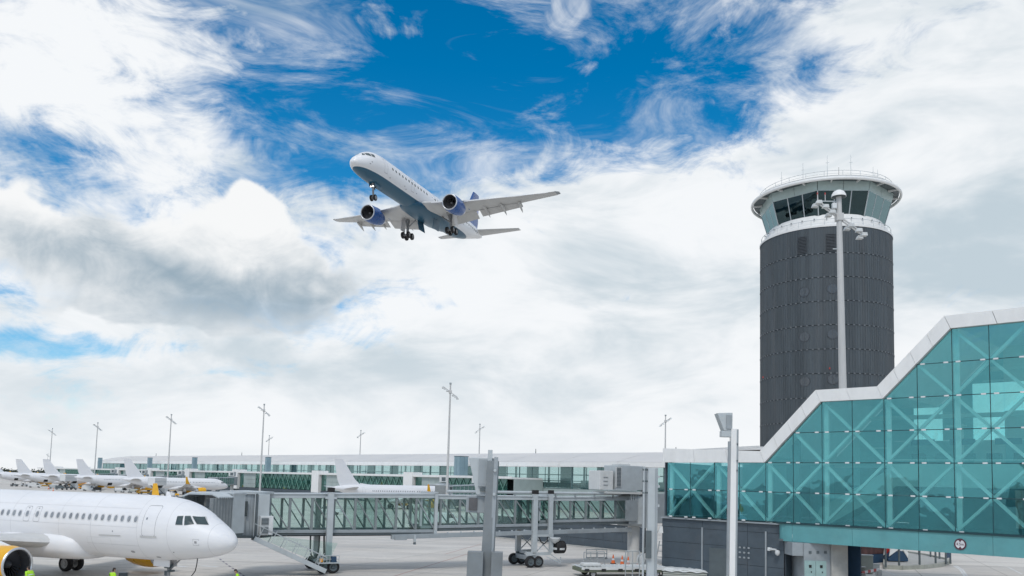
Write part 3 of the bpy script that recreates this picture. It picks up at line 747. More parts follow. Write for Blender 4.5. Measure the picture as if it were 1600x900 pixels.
def approach_jet():
    h = Hull(B_TAB)
    root = thing('landing_airliner', 'white airliner with blue belly and blue engines flying with its wheels down', 'airliner')
    fus = h.body(52, 90).build('fuselage', 'two_tone_hull', root, smooth=60)
    for side in (-1, 1):
        wm = MB()
        for i in range(34):
            x = 7.6 + i * 1.02
            if i in (12, 13, 21, 24): continue
            h.oval(x, .42, .24, .20, side, .012, 8, wm)
        wr = wm.build('window_row', 'cockpit_glass', fus); wr['kind'] = 'stuff'
        for cn in ([(3.25, .98), (2.72, 1.0), (2.62, .52), (3.12, .52)], [(2.62, 1.02), (2.14, .96), (1.86, .54), (2.50, .50)], [(2.06, .94), (1.78, .74), (1.30, .36), (1.74, .50)]):
            h.quad(cn, side, .015, 6, 5).build('cockpit_window', 'cockpit_glass', fus, smooth=40)
        for x0, x1 in ((5.2, 6.1), (13.4, 14.4), (30.2, 31.0)):
            h.outline([(x0, 1.15), (x1, 1.15), (x1, -.75), (x0, -.75)], side, .05, .008, .15).build('cabin_door', 'aircraft_seam', fus)
        for x, z in ((2.3, -.3), (2.0, -.62), (7.0, -.9), (11.4, -.7), (12.0, -.95), (15.2, -.6)):
            h.oval(x, z, .14, .07, side, .012, 8).build('access_port', 'aircraft_seam', fus)
        wg = aerofoil([((-17.0, side*1.4, -1.35), 8.6, .14), ((-18.2, side*3.2, -1.2), 7.4, .13), ((-20.6, side*7.6, -.72), 4.9, .12), ((-24.5, side*13.6, .25), 3.0, .11), ((-27.9, side*18.9, 1.45), 1.7, .10)], droop=.03).build('wing', 'wing_grey', root, smooth=50)
        # flaps set for landing, hanging behind the trailing edge
        for (ya, xa, za, ca), (yb, xb, zb, cb) in (((2.6, -24.6, -1.55, 2.1), (7.2, -24.9, -.98, 1.8)), ((7.8, -25.0, -.92, 1.5), (13.8, -27.0, .12, 1.0))):
            aerofoil([((xa, side*ya, za), ca, .12), ((xb, side*yb, zb), cb, .12)], droop=.42).build('flap', 'wing_grey', wg, smooth=50)
        for (ya, xa, za), (yb, xb, zb) in (((3.2, -17.6, -1.22), (6.4, -19.6, -.86)), ((7.3, -20.2, -.78), (18.0, -27.1, 1.2))):
            MB().loft([foil((xa + .5, side*ya, za - .32), .8, .16, n=6, droop=-.25), foil((xb + .4, side*yb, zb - .2), .5, .16, n=6, droop=-.25)]).build('slat', 'aircraft_white', wg, smooth=50)
        for y_, x_, l_ in ((4.3, 23.3, 4.0), (8.8, 23.4, 3.6), (11.2, 24.6, 3.2), (13.6, 26.0, 2.4)):
            zz = -1.35 + (y_ - 1.4) * .125 - .35
            MB().loft([[Vector((-x_ - l_*a, side*y_ + .18*rr*cos(t), zz - .9*a*a + .26*rr*sin(t))) for t in [2*pi*i/10 for i in range(10)]] for a, rr in ((0, .2), (.2, .9), (.5, 1), (.8, .7), (1, .1))]).build('flap_track_fairing', 'wing_grey', wg, smooth=60)
        MB().loft([foil((-27.8, side*18.85, 1.44), 1.8, .10, n=6), foil((-28.5, side*19.35, 1.56), 1.2, .06, n=6)]).build('wing_tip', 'steel_grey', wg, smooth=50)
        en = engine(root, (-16.0, side*6.5, -2.1), 1.17, 4.0, 'deep_blue')
        MB().loft([[Vector((-x, side*6.5 + y_, z_)) for y_, z_ in ((-.2, zb), (.2, zb), (.15, zt), (-.15, zt))] for x, zb, zt in ((17.0, -1.05, -.9), (19, -1.05, -.6), (22, -1.1, -.7), (23.8, -1.1, -.85))]).build('pylon', 'deep_blue', en, smooth=30)
        aerofoil([((-41.2, side*.8, .95), 4.3, .10), ((-45.2, side*7.6, 1.55), 1.6, .09)], camber=0).build('tailplane', 'wing_grey', root, smooth=50)
        g1 = strut(root, (-23.7, side*3.5, -1.2), (-23.7, side*3.66, -4.0), .20).tube((-24.5, side*3.66, -4.05), (-22.9, side*3.66, -4.05), .14).tube((-23.7, side*2.2, -1.7), (-23.7, side*3.6, -2.8), .10).tube((-22.3, side*3.5, -1.5), (-23.6, side*3.6, -2.9), .09).build('main_gear', 'gear_metal', root, smooth=40)
        for dx in (-.62, .62):
            for dy in (-.46, .46): wheel(g1, 'wheel', (-23.7 + dx, side*3.66 + dy, -4.05), .52, .38)
        MB().box((-23.7, side*4.35, -2.3), (1.5, .06, 1.9), Matrix.Rotation(side*.12, 3, 'X')).build('gear_door', 'aircraft_white', g1)
        MB().box((-23.5, side*1.25, -2.85), (2.2, .06, 1.6), Matrix.Rotation(-side*.15, 3, 'X')).build('gear_door', 'two_tone_hull', g1)
    fr = []
    for s_, hw, zt, zb in ((15.5, .5, -1.5, -1.95), (16.5, 1.5, -1.0, -2.15), (18, 2.0, -.6, -2.3), (22, 2.15, -.6, -2.36), (27, 2.0, -.8, -2.3), (30, 1.3, -1.2, -2.15), (31.5, .5, -1.6, -2.0)):
        zc, hh = (zt + zb) / 2, (zt - zb) / 2
        fr.append([Vector((-s_, hw * sin(2*pi*i/32), zc + hh * cos(2*pi*i/32))) for i in range(32)])
    MB().loft(fr).build('belly_fairing', 'two_tone_hull', root, smooth=60)
    MB().loft([foil((-36.6, 0, 1.6), 8.2, .10, vertical=True, camber=0), foil((-38.6, 0, 3.2), 6.9, .10, vertical=True, camber=0), foil((-43.4, 0, 8.4), 2.9, .09, vertical=True, camber=0)]).build('tail_fin', 'deep_blue', root, smooth=50)
    MB().loft([foil((-41.0, 0, 1.7), 3.9, .11, vertical=True, camber=0), foil((-43.0, 0, 5.6), 3.0, .13, vertical=True, camber=0)]).build('rudder', 'pale_violet', root, smooth=50)
    ng = strut(root, (-5.3, 0, -1.7), (-5.4, 0, -3.85), .13).tube((-5.4, -.36, -3.9), (-5.4, .36, -3.9), .08).tube((-6.6, 0, -1.8), (-5.4, 0, -2.9), .06).box((-5.2, 0, -2.45), (.25, .55, .22)).build('nose_gear', 'gear_metal', root, smooth=40)
    for dy in (-.27, .27):
        wheel(ng, 'wheel', (-5.4, dy, -3.9), .42, .26)
        MB().spin([(0, .01), (.02, .09), (-.08, .09)], (-5.02, dy*.62, -2.45), 'x', 12).build('landing_light', 'landing_glow', ng)
        MB().box((-5.9, dy*1.5, -2.15), (1.7, .04, .55)).build('gear_door', 'two_tone_hull', ng)
    return root
flyer = approach_jet()
FH, FP, FR = radians(-161.9), radians(-2.46), radians(2.18)
fx = Vector((sin(FH) * cos(FP), cos(FH) * cos(FP), sin(FP)))
lf = Vector((0, 0, 1)).cross(fx).normalized(); upv = fx.cross(lf)
l2 = lf * cos(FR) + upv * sin(FR); u2 = fx.cross(l2)
mw = Matrix.Identity(4)
for i in range(3): mw[i][0], mw[i][1], mw[i][2] = fx[i], l2[i], u2[i]
mw.translation = Vector((-20.9, 101.8, 47.9))
flyer.matrix_world = mw; FRAME[flyer.name] = mw.inverted()

# ------------------------------------------------------------------ the near jet bridge
JA, JB = Vector((-18.3, 62.5, 0)), Vector((12.0, 78.0, 0))
JL = (JB - JA).length
JE = (JB - JA).normalized()
JANG = atan2(JE.y, JE.x)
jb = thing('jet_bridge', 'grey glazed jet bridge reaching across the apron to the nearest white airliner', 'jet bridge', JA, JANG)
def jx(px):                                 # distance along the bridge for a sight line column
    k_ = ray(px, 800); k_ = k_.x / k_.y
    return JL * (JA.x - k_ * JA.y) / (k_ * (JB.y - JA.y) - (JB.x - JA.x))
def section(x0, x1, nb, y0, wd, zb0, zb1, zt0, zt1, gl, dark=(), fr=0.16):
    """one telescoping length: x0..x1, near face at y0, width wd, floor and roof heights at both ends"""
    zb = lambda x: zb0 + (zb1 - zb0) * (x - x0) / (x1 - x0)
    zt = lambda x: zt0 + (zt1 - zt0) * (x - x0) / (x1 - x0)
    ro = MB().plate([(x0, y0 - .06, zt0), (x1, y0 - .06, zt1), (x1, y0 + wd + .06, zt1), (x0, y0 + wd + .06, zt0)], (0, 0, 1), .07).build('roof', 'steel_light', jb)
    MB().plate([(x0, y0 + .02, zb0), (x1, y0 + .02, zb1), (x1, y0 + wd - .02, zb1), (x0, y0 + wd - .02, zb0)], (0, 0, 1), .12).build('floor', 'steel_dark', jb)
    for yy in (y0, y0 + wd):
        s_ = 1 if yy == y0 else -1
        MB().beam((x0, yy + .1 * s_, zt0 - .14), (x1, yy + .1 * s_, zt1 - .14), .2, .27).build('top_rail', 'steel_light', jb, bevel=.015)
        MB().beam((x0, yy + .1 * s_, zb0 + .12), (x1, yy + .1 * s_, zb1 + .12), .22, .24).build('bottom_rail', 'steel_grey', jb, bevel=.015)
        MB().beam((x0, yy + .1 * s_, zb0 - .14), (x1, yy + .1 * s_, zb1 - .14), .14, .20).build('floor_beam', 'steel_dark', jb)
        bw = (x1 - x0) / nb
        for i in range(nb + 1):
            x = x0 + bw * i
            e_ = (i in (0, nb))
            MB().beam((x, yy + .1 * s_, zb(x) + .2), (x, yy + .1 * s_, zt(x) - .2), .24 if e_ else .12, .19).build('post', 'steel_light' if e_ else ('post_dark' if s_ > 0 else 'steel_grey'), jb)
        for i in range(nb):
            xa, xb_ = x0 + bw * i + .07, x0 + bw * (i + 1) - .07
            MB().beam((xa, yy + .12 * s_, zt(xa) - .3), (xb_, yy + .12 * s_, zb(xb_) + .27), .09, .09).build('diagonal', 'post_dark' if (i % 4 < 3 and s_ > 0) else 'steel_grey', jb)
            MB().plate([(xa, yy + .19 * s_, zb(xa) + .24), (xb_, yy + .19 * s_, zb(xb_) + .24), (xb_, yy + .19 * s_, zt(xb_) - .27), (xa, yy + .19 * s_, zt(xa) - .27)], (0, s_, 0), .012).build('pane', 'tunnel_glass_dark' if i in dark else gl, jb)
            if s_ > 0 and i % 2 == 0:
                MB().beam((x0 + bw * i, y0 + .2, zt(xa) - .04), (x0 + bw * i, y0 + wd - .2, zt(xa) - .04), .1, .1).build('ceiling_rib', 'steel_dark', jb)
xs0, xs1, xs2, xs3 = .25, jx(681), jx(862), JL - .6
section(xs0, xs1, 8, 0.0, 3.1, 3.05, 3.05, 5.93, 6.14, 'tunnel_glass', (4, 5))
section(xs1 - 1.2, xs2, 7, 0.22, 2.66, 3.36, 3.55, 6.03, 6.10, 'tunnel_glass', (5, 6))
section(xs2 - 1.0, xs3, 6, 0.42, 2.26, 3.82, 3.98, 6.00, 6.18, 'tunnel_glass', ())
# portal frames at section ends
for x, y0, wd, zb, zt in ((xs0, -.03, 3.16, 2.9, 6.05), (xs1, -.05, 3.2, 2.9, 6.27), (xs2, .17, 2.76, 3.25, 6.23)):
    p = MB()
    p.beam((x, y0, zb), (x, y0, zt), .26, .14, up=(0, 1, 0)).beam((x, y0 + wd, zb), (x, y0 + wd, zt), .26, .14, up=(0, 1, 0)).beam((x, y0 - .07, zt), (x, y0 + wd + .07, zt), .26, .16).beam((x, y0 - .07, zb), (x, y0 + wd + .07, zb), .26, .16)
    p.build('portal_frame', 'steel_light', jb, bevel=.01)
# service pipes on the roof and cable chain below
MB().tube((jx(700), .35, 6.42), (xs3 - 1.2, .35, 6.5), .13, n=10).build('roof_pipe', 'steel_light', jb, smooth=40)
for i in range(9):
    x = jx(705) + (xs3 - 2 - jx(705)) * i / 8
    MB().box((x, .35, 6.24), (.08, .2, .3)).build('pipe_bracket', 'steel_grey', jb)
lb = MB().beam((jx(612), -.12, 2.72), (xs3, .25, 3.22), .30, .36).build('cable_tray', 'steel_grey', jb, bevel=.02)
for i in range(16):
    t_ = (i + .5) / 16
    x = jx(690) + (xs3 - jx(690)) * t_; z = 2.72 + (3.22 - 2.72) * (x - jx(612)) / (xs3 - jx(612))
    MB().box((x, .0 + .2 * t_ - .03, z + .23), (.12, .10, .10)).build('tray_clip', 'steel_light', lb)
MB().path([Vector((.2, -.12, 2.86)), Vector((jx(612), -.12, 2.86))], .035).build('service_cable', 'rubber', jb)
MB().box((jx(626), -.2, 2.66), (1.0, .3, .35)).build('junction_box', 'steel_grey', jb, bevel=.02)
MB().box((jx(648), -.22, 2.6), (.18, .2, .55)).build('junction_box', 'steel_light', jb, bevel=.02)
MB().tube((jx(648), -.22, 2.3), (jx(648), -.22, 2.12), .1, .13).build('floodlight', 'steel_dark', jb)

# --- lifting legs
def leg(x, zt, y0, wd, gl):
    o = MB().box((x, y0, (1.15 + zt) / 2), (.46, .34, zt - 1.15)).build('lift_column', 'steel_light', jb, bevel=.02)
    MB().box((x, y0 + wd, (1.15 + zt - .5) / 2), (.46, .34, zt - 1.65)).build('lift_column', 'steel_light', jb, bevel=.02)
    for yy in (y0, y0 + wd):
        if yy == y0: MB().box((x, yy, zt + .17), (.50, .40, .34)).build('motor_cap', 'rubber', o, bevel=.03)
        MB().box((x, yy, 1.45), (.34, .26, 1.5)).build('inner_column', 'steel_dark', o)
        MB().box((x, yy - .1, zt - .45), (.9, .12, .16)).build('bracket', 'steel_light', o)
    MB().box((x, y0 + wd / 2, .78), (.6, wd + .3, .38)).build('axle_beam', 'steel_grey', o, bevel=.03)
    for yy in (y0 - .05, y0 + wd + .05):
        for dx in (-.38, .38):
            wheel(o, 'wheel', (x + dx, yy, .50), .50, .34, rim='steel_dark')
    return o
leg1 = leg(jx(514), 6.2, -.36, 3.75, None)
c_ = MB()
x = jx(514)
for dz in (.85, 1.12, 1.38): c_.tube((x - .9, -.72, dz), (x + .75, -.72, dz), .03)
for i in range(8): c_.tube((x - .9 + i * .236, -.72, .85), (x - .9 + i * .236, -.72, 1.38), .025)
c_.box((x - .05, -.55, .82), (1.7, .5, .06))
c_.build('service_platform', 'steel_light', leg1)
MB().box((x + .35, -.6, 1.1), (.4, .3, .42)).build('control_box', 'blue_dark', leg1)
MB().box((x - .62, -.72, 1.05), (.22, .1, .26)).build('warning_lamp', 'amber', leg1)
MB().path([Vector((jx(486), -.2, 2.9)), Vector((jx(486), -.3, 1.9)), Vector((jx(487.5), -.3, 1.45)), Vector((jx(491), -.3, 1.2)), Vector((jx(495), -.3, 1.2)), Vector((jx(498), -.3, 1.55)), Vector((jx(499.5), -.3, 2.1)), Vector((jx(500), -.2, 2.9))], .06, 8).build('hanging_cable', 'rubber', jb, smooth=60)
MB().path([Vector((jx(507), -.2, 2.9)), Vector((jx(508), -.3, 1.2))], .07, 8).build('hanging_cable', 'rubber', jb)
leg2 = leg(jx(836), 6.35, .02, 3.0, None)
lg = MB()
x2 = jx(862)
lg.box((x2 - .1, .02, 4.6), (.4, .3, 3.6))
o = lg.build('lift_column', 'steel_light', jb, bevel=.02)
MB().box((x2 - .1, .02, 6.55), (.44, .36, .32)).build('motor_cap', 'rubber', o, bevel=.03)
c_ = MB()
xa, xb_ = jx(838), jx(862)
for yy in (.0, 3.0):
    c_.beam((xa, yy, 2.9), (xa, yy, .95), .22).beam((xb_, yy, 2.9), (xb_, yy, 1.3), .3).beam((xa, yy, 2.75), (xb_, yy, 2.75), .2).beam((xa, yy, 1.15), (xb_, yy, 1.2), .26)
    c_.beam((xa, yy, 2.7), (xb_, yy, 1.25), .08).beam((xa, yy, 1.25), (xb_, yy, 2.7), .08)
c_.beam((xa - .9, .0, 1.2), (xa, .0, 1.2), .3).beam((xb_, .0, 1.1), (xb_ + 1.0, -.2, .45), .08).beam((xb_ - .4, .0, .9), (xb_ + .9, -.2, .35), .07).beam((xb_ + .9, -.2, .9), (xb_ + .9, -.2, .3), .06)
c_.beam((xa, -.05, 1.15), (xa, 3.05, 1.15), .2).beam((xa - .2, .1, 3.1), (jx(820), .1, 3.2), .1)
c_.build('bogie_frame', 'steel_light', leg2)
MB().path([Vector((xa + .3, -.1, 2.6)), Vector((xa + .45, -.15, 2.2)), Vector((xa + .8, -.15, 2.05)), Vector((xa + 1.1, -.1, 2.3)), Vector((xa + 1.15, -.05, 2.7))], .05).build('hanging_cable', 'rubber', leg2)
dr = MB().spin([(-.45, .05), (-.45, .52), (-.4, .56), (.4, .56), (.45, .52), (.45, .05)], (xb_ + .75, -.15, 1.75), 'x', 24).build('cable_drum', 'rubber', leg2, smooth=40)
MB().spin([(-.5, .05), (-.47, .58), (-.3, .62), (-.28, .3)], (xb_ + .75, -.15, 2.0), 'z', 20).build('drum_cover', 'lamp_white', dr, smooth=40)
MB().spin([(-.25, .02), (0, .4), (.25, .5), (.3, .45)], (xb_ + .25, -.25, 2.3), 'z', 18).build('cable_guide', 'lamp_white', leg2, smooth=40)

# --- cab, canopy and stair at the aircraft end
cu = Vector((cos(TH), -sin(TH), 0)); cw = Vector((-sin(TH), -cos(TH), 0)); up = Vector((0, 0, 1))
door = Vector((-16.86, 51.98, 0)) - cu * 5.1 - cw * 2.0
def Lc(u, w, z): return door + cu * (u * .80 - .32) - cw * w + up * z        # u nose-ward, w away from the aircraft
def cbx(mb, u0, u1, w0, w1, z0, z1):
    return mb.add([Lc(u, w, z) for z in (z0, z1) for w in (w0, w1) for u in (u0, u1)], [(0, 2, 3, 1), (4, 5, 7, 6), (0, 1, 5, 4), (2, 6, 7, 3), (0, 4, 6, 2), (1, 3, 7, 5)])
# folding canopy: pleated side walls and roof
for s_ in (-1, 1):
    m2 = MB(); rings = []
    for i in range(15):
        w = .25 + 2.1 * i / 14; o_ = .09 if i % 2 else 0.0
        rings.append([Lc(s_ * (1.78 + o_), w, 3.15), Lc(s_ * (1.78 + o_), w, 5.75), Lc(s_ * (1.66 + o_), w, 5.75), Lc(s_ * (1.66 + o_), w, 3.15)])
    m2.loft(rings).build('canopy_pleats', 'canvas_grey', jb, world=True)
m2 = MB(); rings = []
for i in range(15):
    w = .85 + 1.5 * i / 14; o_ = .07 if i % 2 else 0.0
    rings.append([Lc(-1.95, w, 5.78 + o_), Lc(-1.2, w, 6.02 + o_), Lc(1.2, w, 6.02 + o_), Lc(1.95, w, 5.78 + o_), Lc(1.95, w, 5.70 + o_), Lc(1.2, w, 5.92 + o_), Lc(-1.2, w, 5.92 + o_), Lc(-1.95, w, 5.70 + o_)])
m2.loft(rings).build('canopy_roof', 'steel_light', jb, world=True)
m2 = MB(); cbx(m2, -1.8, 1.8, .25, 3.6, 3.05, 3.3); m2.build('cab_floor', 'steel_dark', jb, world=True)
m2 = MB(); cbx(m2, -1.95, 1.95, 2.35, 3.7, 5.95, 6.1); cb = m2.build('cab_roof', 'steel_light', jb, world=True, bevel=.03)
m2 = MB(); cbx(m2, -1.9, -1.78, 2.35, 3.6, 3.3, 5.95); m2.build('cab_wall', 'steel_grey', jb, world=True)
m2 = MB(); cbx(m2, 1.78, 1.9, 2.35, 3.6, 3.3, 5.95); m2.build('cab_wall', 'steel_light', jb, world=True)
# inner wall of the cab with its white framed windows
m2 = MB(); cbx(m2, -1.78, 1.78, 2.9, 3.0, 3.3, 5.95); m2.build('cab_front', 'white_paint', jb, world=True)
for u0, u1, z0, z1 in ((-.55, .25, 4.55, 5.45), (.35, 1.2, 4.55, 5.45), (.35, 1.2, 3.9, 4.45), (-.55, .25, 3.9, 4.45)):
    m2 = MB(); cbx(m2, u0, u1, 2.84, 2.895, z0, z1); fr_ = m2.build('window_frame', 'offwhite', jb, world=True)
    m2 = MB(); cbx(m2, u0 + .07, u1 - .07, 2.80, 2.838, z0 + .07, z1 - .07); m2.build('window_pane', 'car_glass', fr_, world=True)
m2 = MB(); cbx(m2, -.9, .6, 2.2, 2.5, 5.55, 5.68); m2.build('cab_lamp', 'offwhite', jb, world=True)
# turning drum with slatted curtain walls
dc = Vector((-1.15, .75, 0))
for i in range(40):
    a0 = 2 * pi * i / 40; a1 = a0 + 2 * pi / 40 * .94
    P = lambda a, r, z: dc + Vector((r * cos(a), r * sin(a), z))
    if i == 0:
        sl = MB().add([P(a, r, z) for z in (2.95, 5.95) for r in (1.72, 1.80) for a in (a0, a1)], [(0, 2, 3, 1), (4, 5, 7, 6), (0, 1, 5, 4), (2, 6, 7, 3), (0, 4, 6, 2), (1, 3, 7, 5)]).build('curtain_slat', 'steel_grey', jb)
        sl.data.transform(Matrix.Translation(-dc)); sl.location = dc
    else:
        inst('curtain_slat', sl, jb, Matrix.Translation(dc) @ rotz(a0))
MB().spin([(5.95, .05), (5.95, 1.95), (6.12, 1.95), (6.2, .05)], dc, 'z', 40).build('drum_roof', 'steel_light', jb, smooth=30)
MB().spin([(2.78, .05), (2.78, 1.95), (2.96, 1.95), (2.96, .05)], dc, 'z', 40).build('drum_floor', 'steel_dark', jb, smooth=30)
for px, w_ in ((372, .08), (396, .10), (393, .06)):
    xx = jx(px)
    MB().box((xx, -1.22, 4.45), (w_, .08, 3.1)).build('drum_post', 'steel_dark' if w_ != .06 else 'steel_light', jb)
MB().box((jx(380), -1.2, 4.9), (.2, .12, 1.1)).build('drum_window', 'car_glass', jb, bevel=.05)
MB().box((jx(407), -1.05, 4.45), (jx(416) - jx(398), .22, 3.0)).build('end_panel', 'steel_light', jb, bevel=.02)
ac = MB().box((jx(411), -1.42, 3.72), (.92, .5, 1.36)).build('air_conditioner', 'lamp_white', jb, bevel=.03)
for zz_ in (3.38, 4.02):
    MB().box((jx(408), -1.70, zz_), (.50, .06, .48)).build('fan_grille', 'steel_dark', ac)
    for i in range(5): MB().box((jx(408), -1.74, zz_ - .2 + i * .1), (.46, .02, .025)).build('grille_bar', 'steel_grey', ac)
# stair down to the apron
sx0, sz0, sx1, sz1 = -.9, 2.9, jx(508) - .2, .42
sy0, sy1 = -1.75, -.75
st = MB().beam((sx0, sy0, sz0 - .1), (sx1, sy0, sz1 - .1), .06, .34).beam((sx0, sy1, sz0 - .1), (sx1, sy1, sz1 - .1), .06, .34).build('stair', 'steel_light', jb)
nst = 15
for i in range(nst):
    t_ = (i + .5) / nst
    c0 = Vector((sx0 + (sx1 - sx0) * t_, (sy0 + sy1) / 2, sz0 + (sz1 - sz0) * t_ - .12))
    if i == 0:
        trd = MB().box((0, 0, 0), (.36, sy1 - sy0 - .08, .05)).box((.16, 0, -.08), (.03, sy1 - sy0 - .08, .14)).build('tread', 'steel_dark', st); trd.location = c0
    else: inst('tread', trd, st, Matrix.Translation(c0))
for yy in (sy0, sy1):
    MB().beam((sx0, yy, sz0 + .95), (sx1, yy, sz1 + .95), .05).build('handrail', 'steel_light', st)
    for i in range(6):
        t_ = (i + .3) / 6; xx = sx0 + (sx1 - sx0) * t_; zz_ = sz0 + (sz1 - sz0) * t_
        MB().beam((xx, yy, zz_), (xx + .45, yy, zz_ + .95), .045).build('rail_post', 'steel_light', st)
MB().plate([(sx0, sy1 + .05, sz0 + .1), (sx1 + .3, sy1 + .05, sz1 + .15), (sx1 + 1.1, sy1 + .05, sz1 + 1.9), (sx0, sy1 + .05, sz0 + .2)], (0, 1, 0), .02).build('stair_screen', 'tunnel_glass', st)

# --- pivot at the building end
px_ = JL + .0
rt = MB().spin([(3.55, .05), (3.55, 1.7), (3.75, 1.9), (6.3, 1.9), (6.45, 1.7), (6.5, .05)], (px_ + .8, 1.55, 0), 'z', 36).build('pivot_drum', 'steel_light', jb, smooth=30)
MB().tube((px_ + .35, 1.2, 0), (px_ + .35, 1.2, 3.6), .56, .56, 24).build('pivot_column', 'offwhite', jb, smooth=40)
MB().box((jx(1006), -.2, 6.2), (.75, .5, 5.6)).build('pivot_shaft', 'steel_grey', jb, bevel=.03)
MB().box((jx(984), -.25, 5.0), (1.25, .2, 1.9)).build('pivot_door', 'steel_grey', jb)
MB().box(((jx(945) + jx(1004)) / 2, .9, 6.62), (jx(1004) - jx(945), 2.6, .22)).build('equipment_deck', 'offwhite', jb, bevel=.02)
u1_ = MB().box(((jx(936) + jx(957)) / 2, .9, 7.72), (jx(957) - jx(936), 1.9, 1.75)).build('air_handler', 'offwhite', jb, bevel=.04)
u2_ = MB().box(((jx(960) + jx(1002)) / 2, .8, 8.0), (jx(1002) - jx(960), 2.1, 2.25)).build('air_handler', 'steel_light', jb, bevel=.04)
MB().box((jx(963), -.28, 8.05), (.62, .08, 1.85)).build('louvre_frame', 'offwhite', u2_)
for i in range(14): MB().box((jx(963), -.34, 7.25 + i * .125), (.46, .05, .055)).build('louvre', 'steel_dark', u2_)
for i in range(3): MB().box((jx(945), -.08, 7.3 + i * .35), (.5, .04, .05)).build('panel_slot', 'steel_grey', u1_)
MB().box((jx(975), .6, 9.2), (1.3, 1.2, .18)).build('vent_cowl', 'offwhite', u2_, bevel=.03)
MB().path([Vector((jx(938), -.45, 6.85)), Vector((jx(990), -.45, 6.85))], .05).build('deck_rail', 'steel_light', jb)
for i in range(4): MB().box((jx(985) + i * .25, -.1, 6.3), (.1, .1, .9)).build('deck_strut', 'steel_light', jb)

# ------------------------------------------------------------------ posts standing before the windows
def post_frame(px, Y):
    p_ = at(px, 800, Y); return Vector((p_.x, p_.y, 0))
def pz(px, py, Y): return at(px, py, Y).z
# guidance display on a post with a plinth cabinet
Y_ = 30.0; P0 = post_frame(758.5, Y_)
gp = thing('guidance_post', 'grey steel post with wedge shaped display housing and cabinet, left of three posts', 'signal post', P0, 0)
sc_ = Y_ / FOC
zt = pz(766, 720, Y_)
MB().loft([[Vector((x, y, 0)) for x, y in ((-.26, -.2), (.16, -.2), (.26, .16), (-.16, .16))], [Vector((x + .075, y, zt)) for x, y in ((-.17, -.16), (.14, -.16), (.26, .16), (-.1, .16))]]).build('post_shaft', 'post_grey', gp, bevel=.012)
MB().box((.19, -.02, 4.2), (.14, .30, 8.0), Matrix.Rotation(.009, 3, 'Y')).build('post_right_face', 'steel_grey', gp, bevel=.01)
MB().box((.0, .0, zt + .14), (.16, .16, .5)).build('post_finial', 'steel_light', gp)
for py in (735, 772): MB().tube((.20, -.20, pz(770, py, Y_)), (.20, -.27, pz(770, py, Y_)), .055, .05, 12).build('bolt', 'steel_light', gp)
zc0 = pz(760, 861, Y_)
MB().box((-.36, -.28, zc0 / 2), (.56, .5, zc0)).build('plinth_cabinet', 'post_grey', gp, bevel=.015)
MB().box((.40, -.22, zc0 / 2 + .01), (.40, .5, zc0)).build('plinth_cabinet', 'post_grey', gp, bevel=.015)
za, zb_ = pz(750, 773, Y_), pz(750, 715, Y_)
hs = MB().plate([(-.78, .1, zb_), (.22, .1, zb_), (.16, .1, za), (-.45, .1, za), (-.58, .1, (za + zb_) / 2 - .1)], (0, 1, 0), .75).build('display_housing', 'steel_light', gp, bevel=.02)
MB().box((-.16, .06, (za + zb_) / 2 + .12), (.46, .06, 1.0)).build('housing_door', 'steel_grey', hs, bevel=.015)
MB().box((-.12, .02, (za + zb_) / 2 - .48), (.4, .12, .1)).build('housing_bracket', 'steel_dark', hs)
MB().box((-.3, .5, za - .35), (1.0, .5, .62)).build('sensor_box', 'steel_grey', gp, bevel=.02)
MB().box((-.55, .22, za - .35), (.3, .06, .45)).build('sensor_window', 'duct_dark', gp)
# slim post in the middle
Y_ = 34.0; P0 = post_frame(1018.5, Y_)
sp2 = thing('service_post', 'plain grey steel post beside the jet bridge pivot, middle of three posts', 'post', P0, 0)
zt = pz(1018, 731, Y_)
MB().box((.0, 0, zt / 2), (.37, .34, zt)).build('post_shaft', 'steel_light', sp2, bevel=.012)
MB().box((.15, -.02, zt / 2), (.1, .36, zt - .02)).build('post_right_face', 'steel_grey', sp2, bevel=.01)
for i, py in enumerate((734, 752, 770)):
    MB().box((-.28, 0, pz(1010, py, Y_)), (.24, .08, .07)).build('pipe_clamp', 'steel_dark', sp2)
MB().tube((-.33, 0, 1.5), (-.33, 0, zt + .05), .045, .045, 8).build('conduit', 'steel_light', sp2)
for py in (745, 760, 790): MB().box((.23, -.1, pz(1026, py, Y_)), (.1, .1, .1)).build('bolt', 'steel_light', sp2)
MB().box((-.16, -.24, pz(1012, 850, Y_)), (.22, .12, 1.1)).build('post_cabinet', 'steel_dark', sp2)
fl = MB().loft([[Vector((.24, -.05, 5.42)), Vector((.46, -.05, 5.42)), Vector((.46, .1, 5.42)), Vector((.24, .1, 5.42))], [Vector((.34, -.02, 5.68)), Vector((.44, -.02, 5.68)), Vector((.44, .05, 5.68)), Vector((.34, .05, 5.68))]]).build('lamp_head', 'offwhite', sp2)
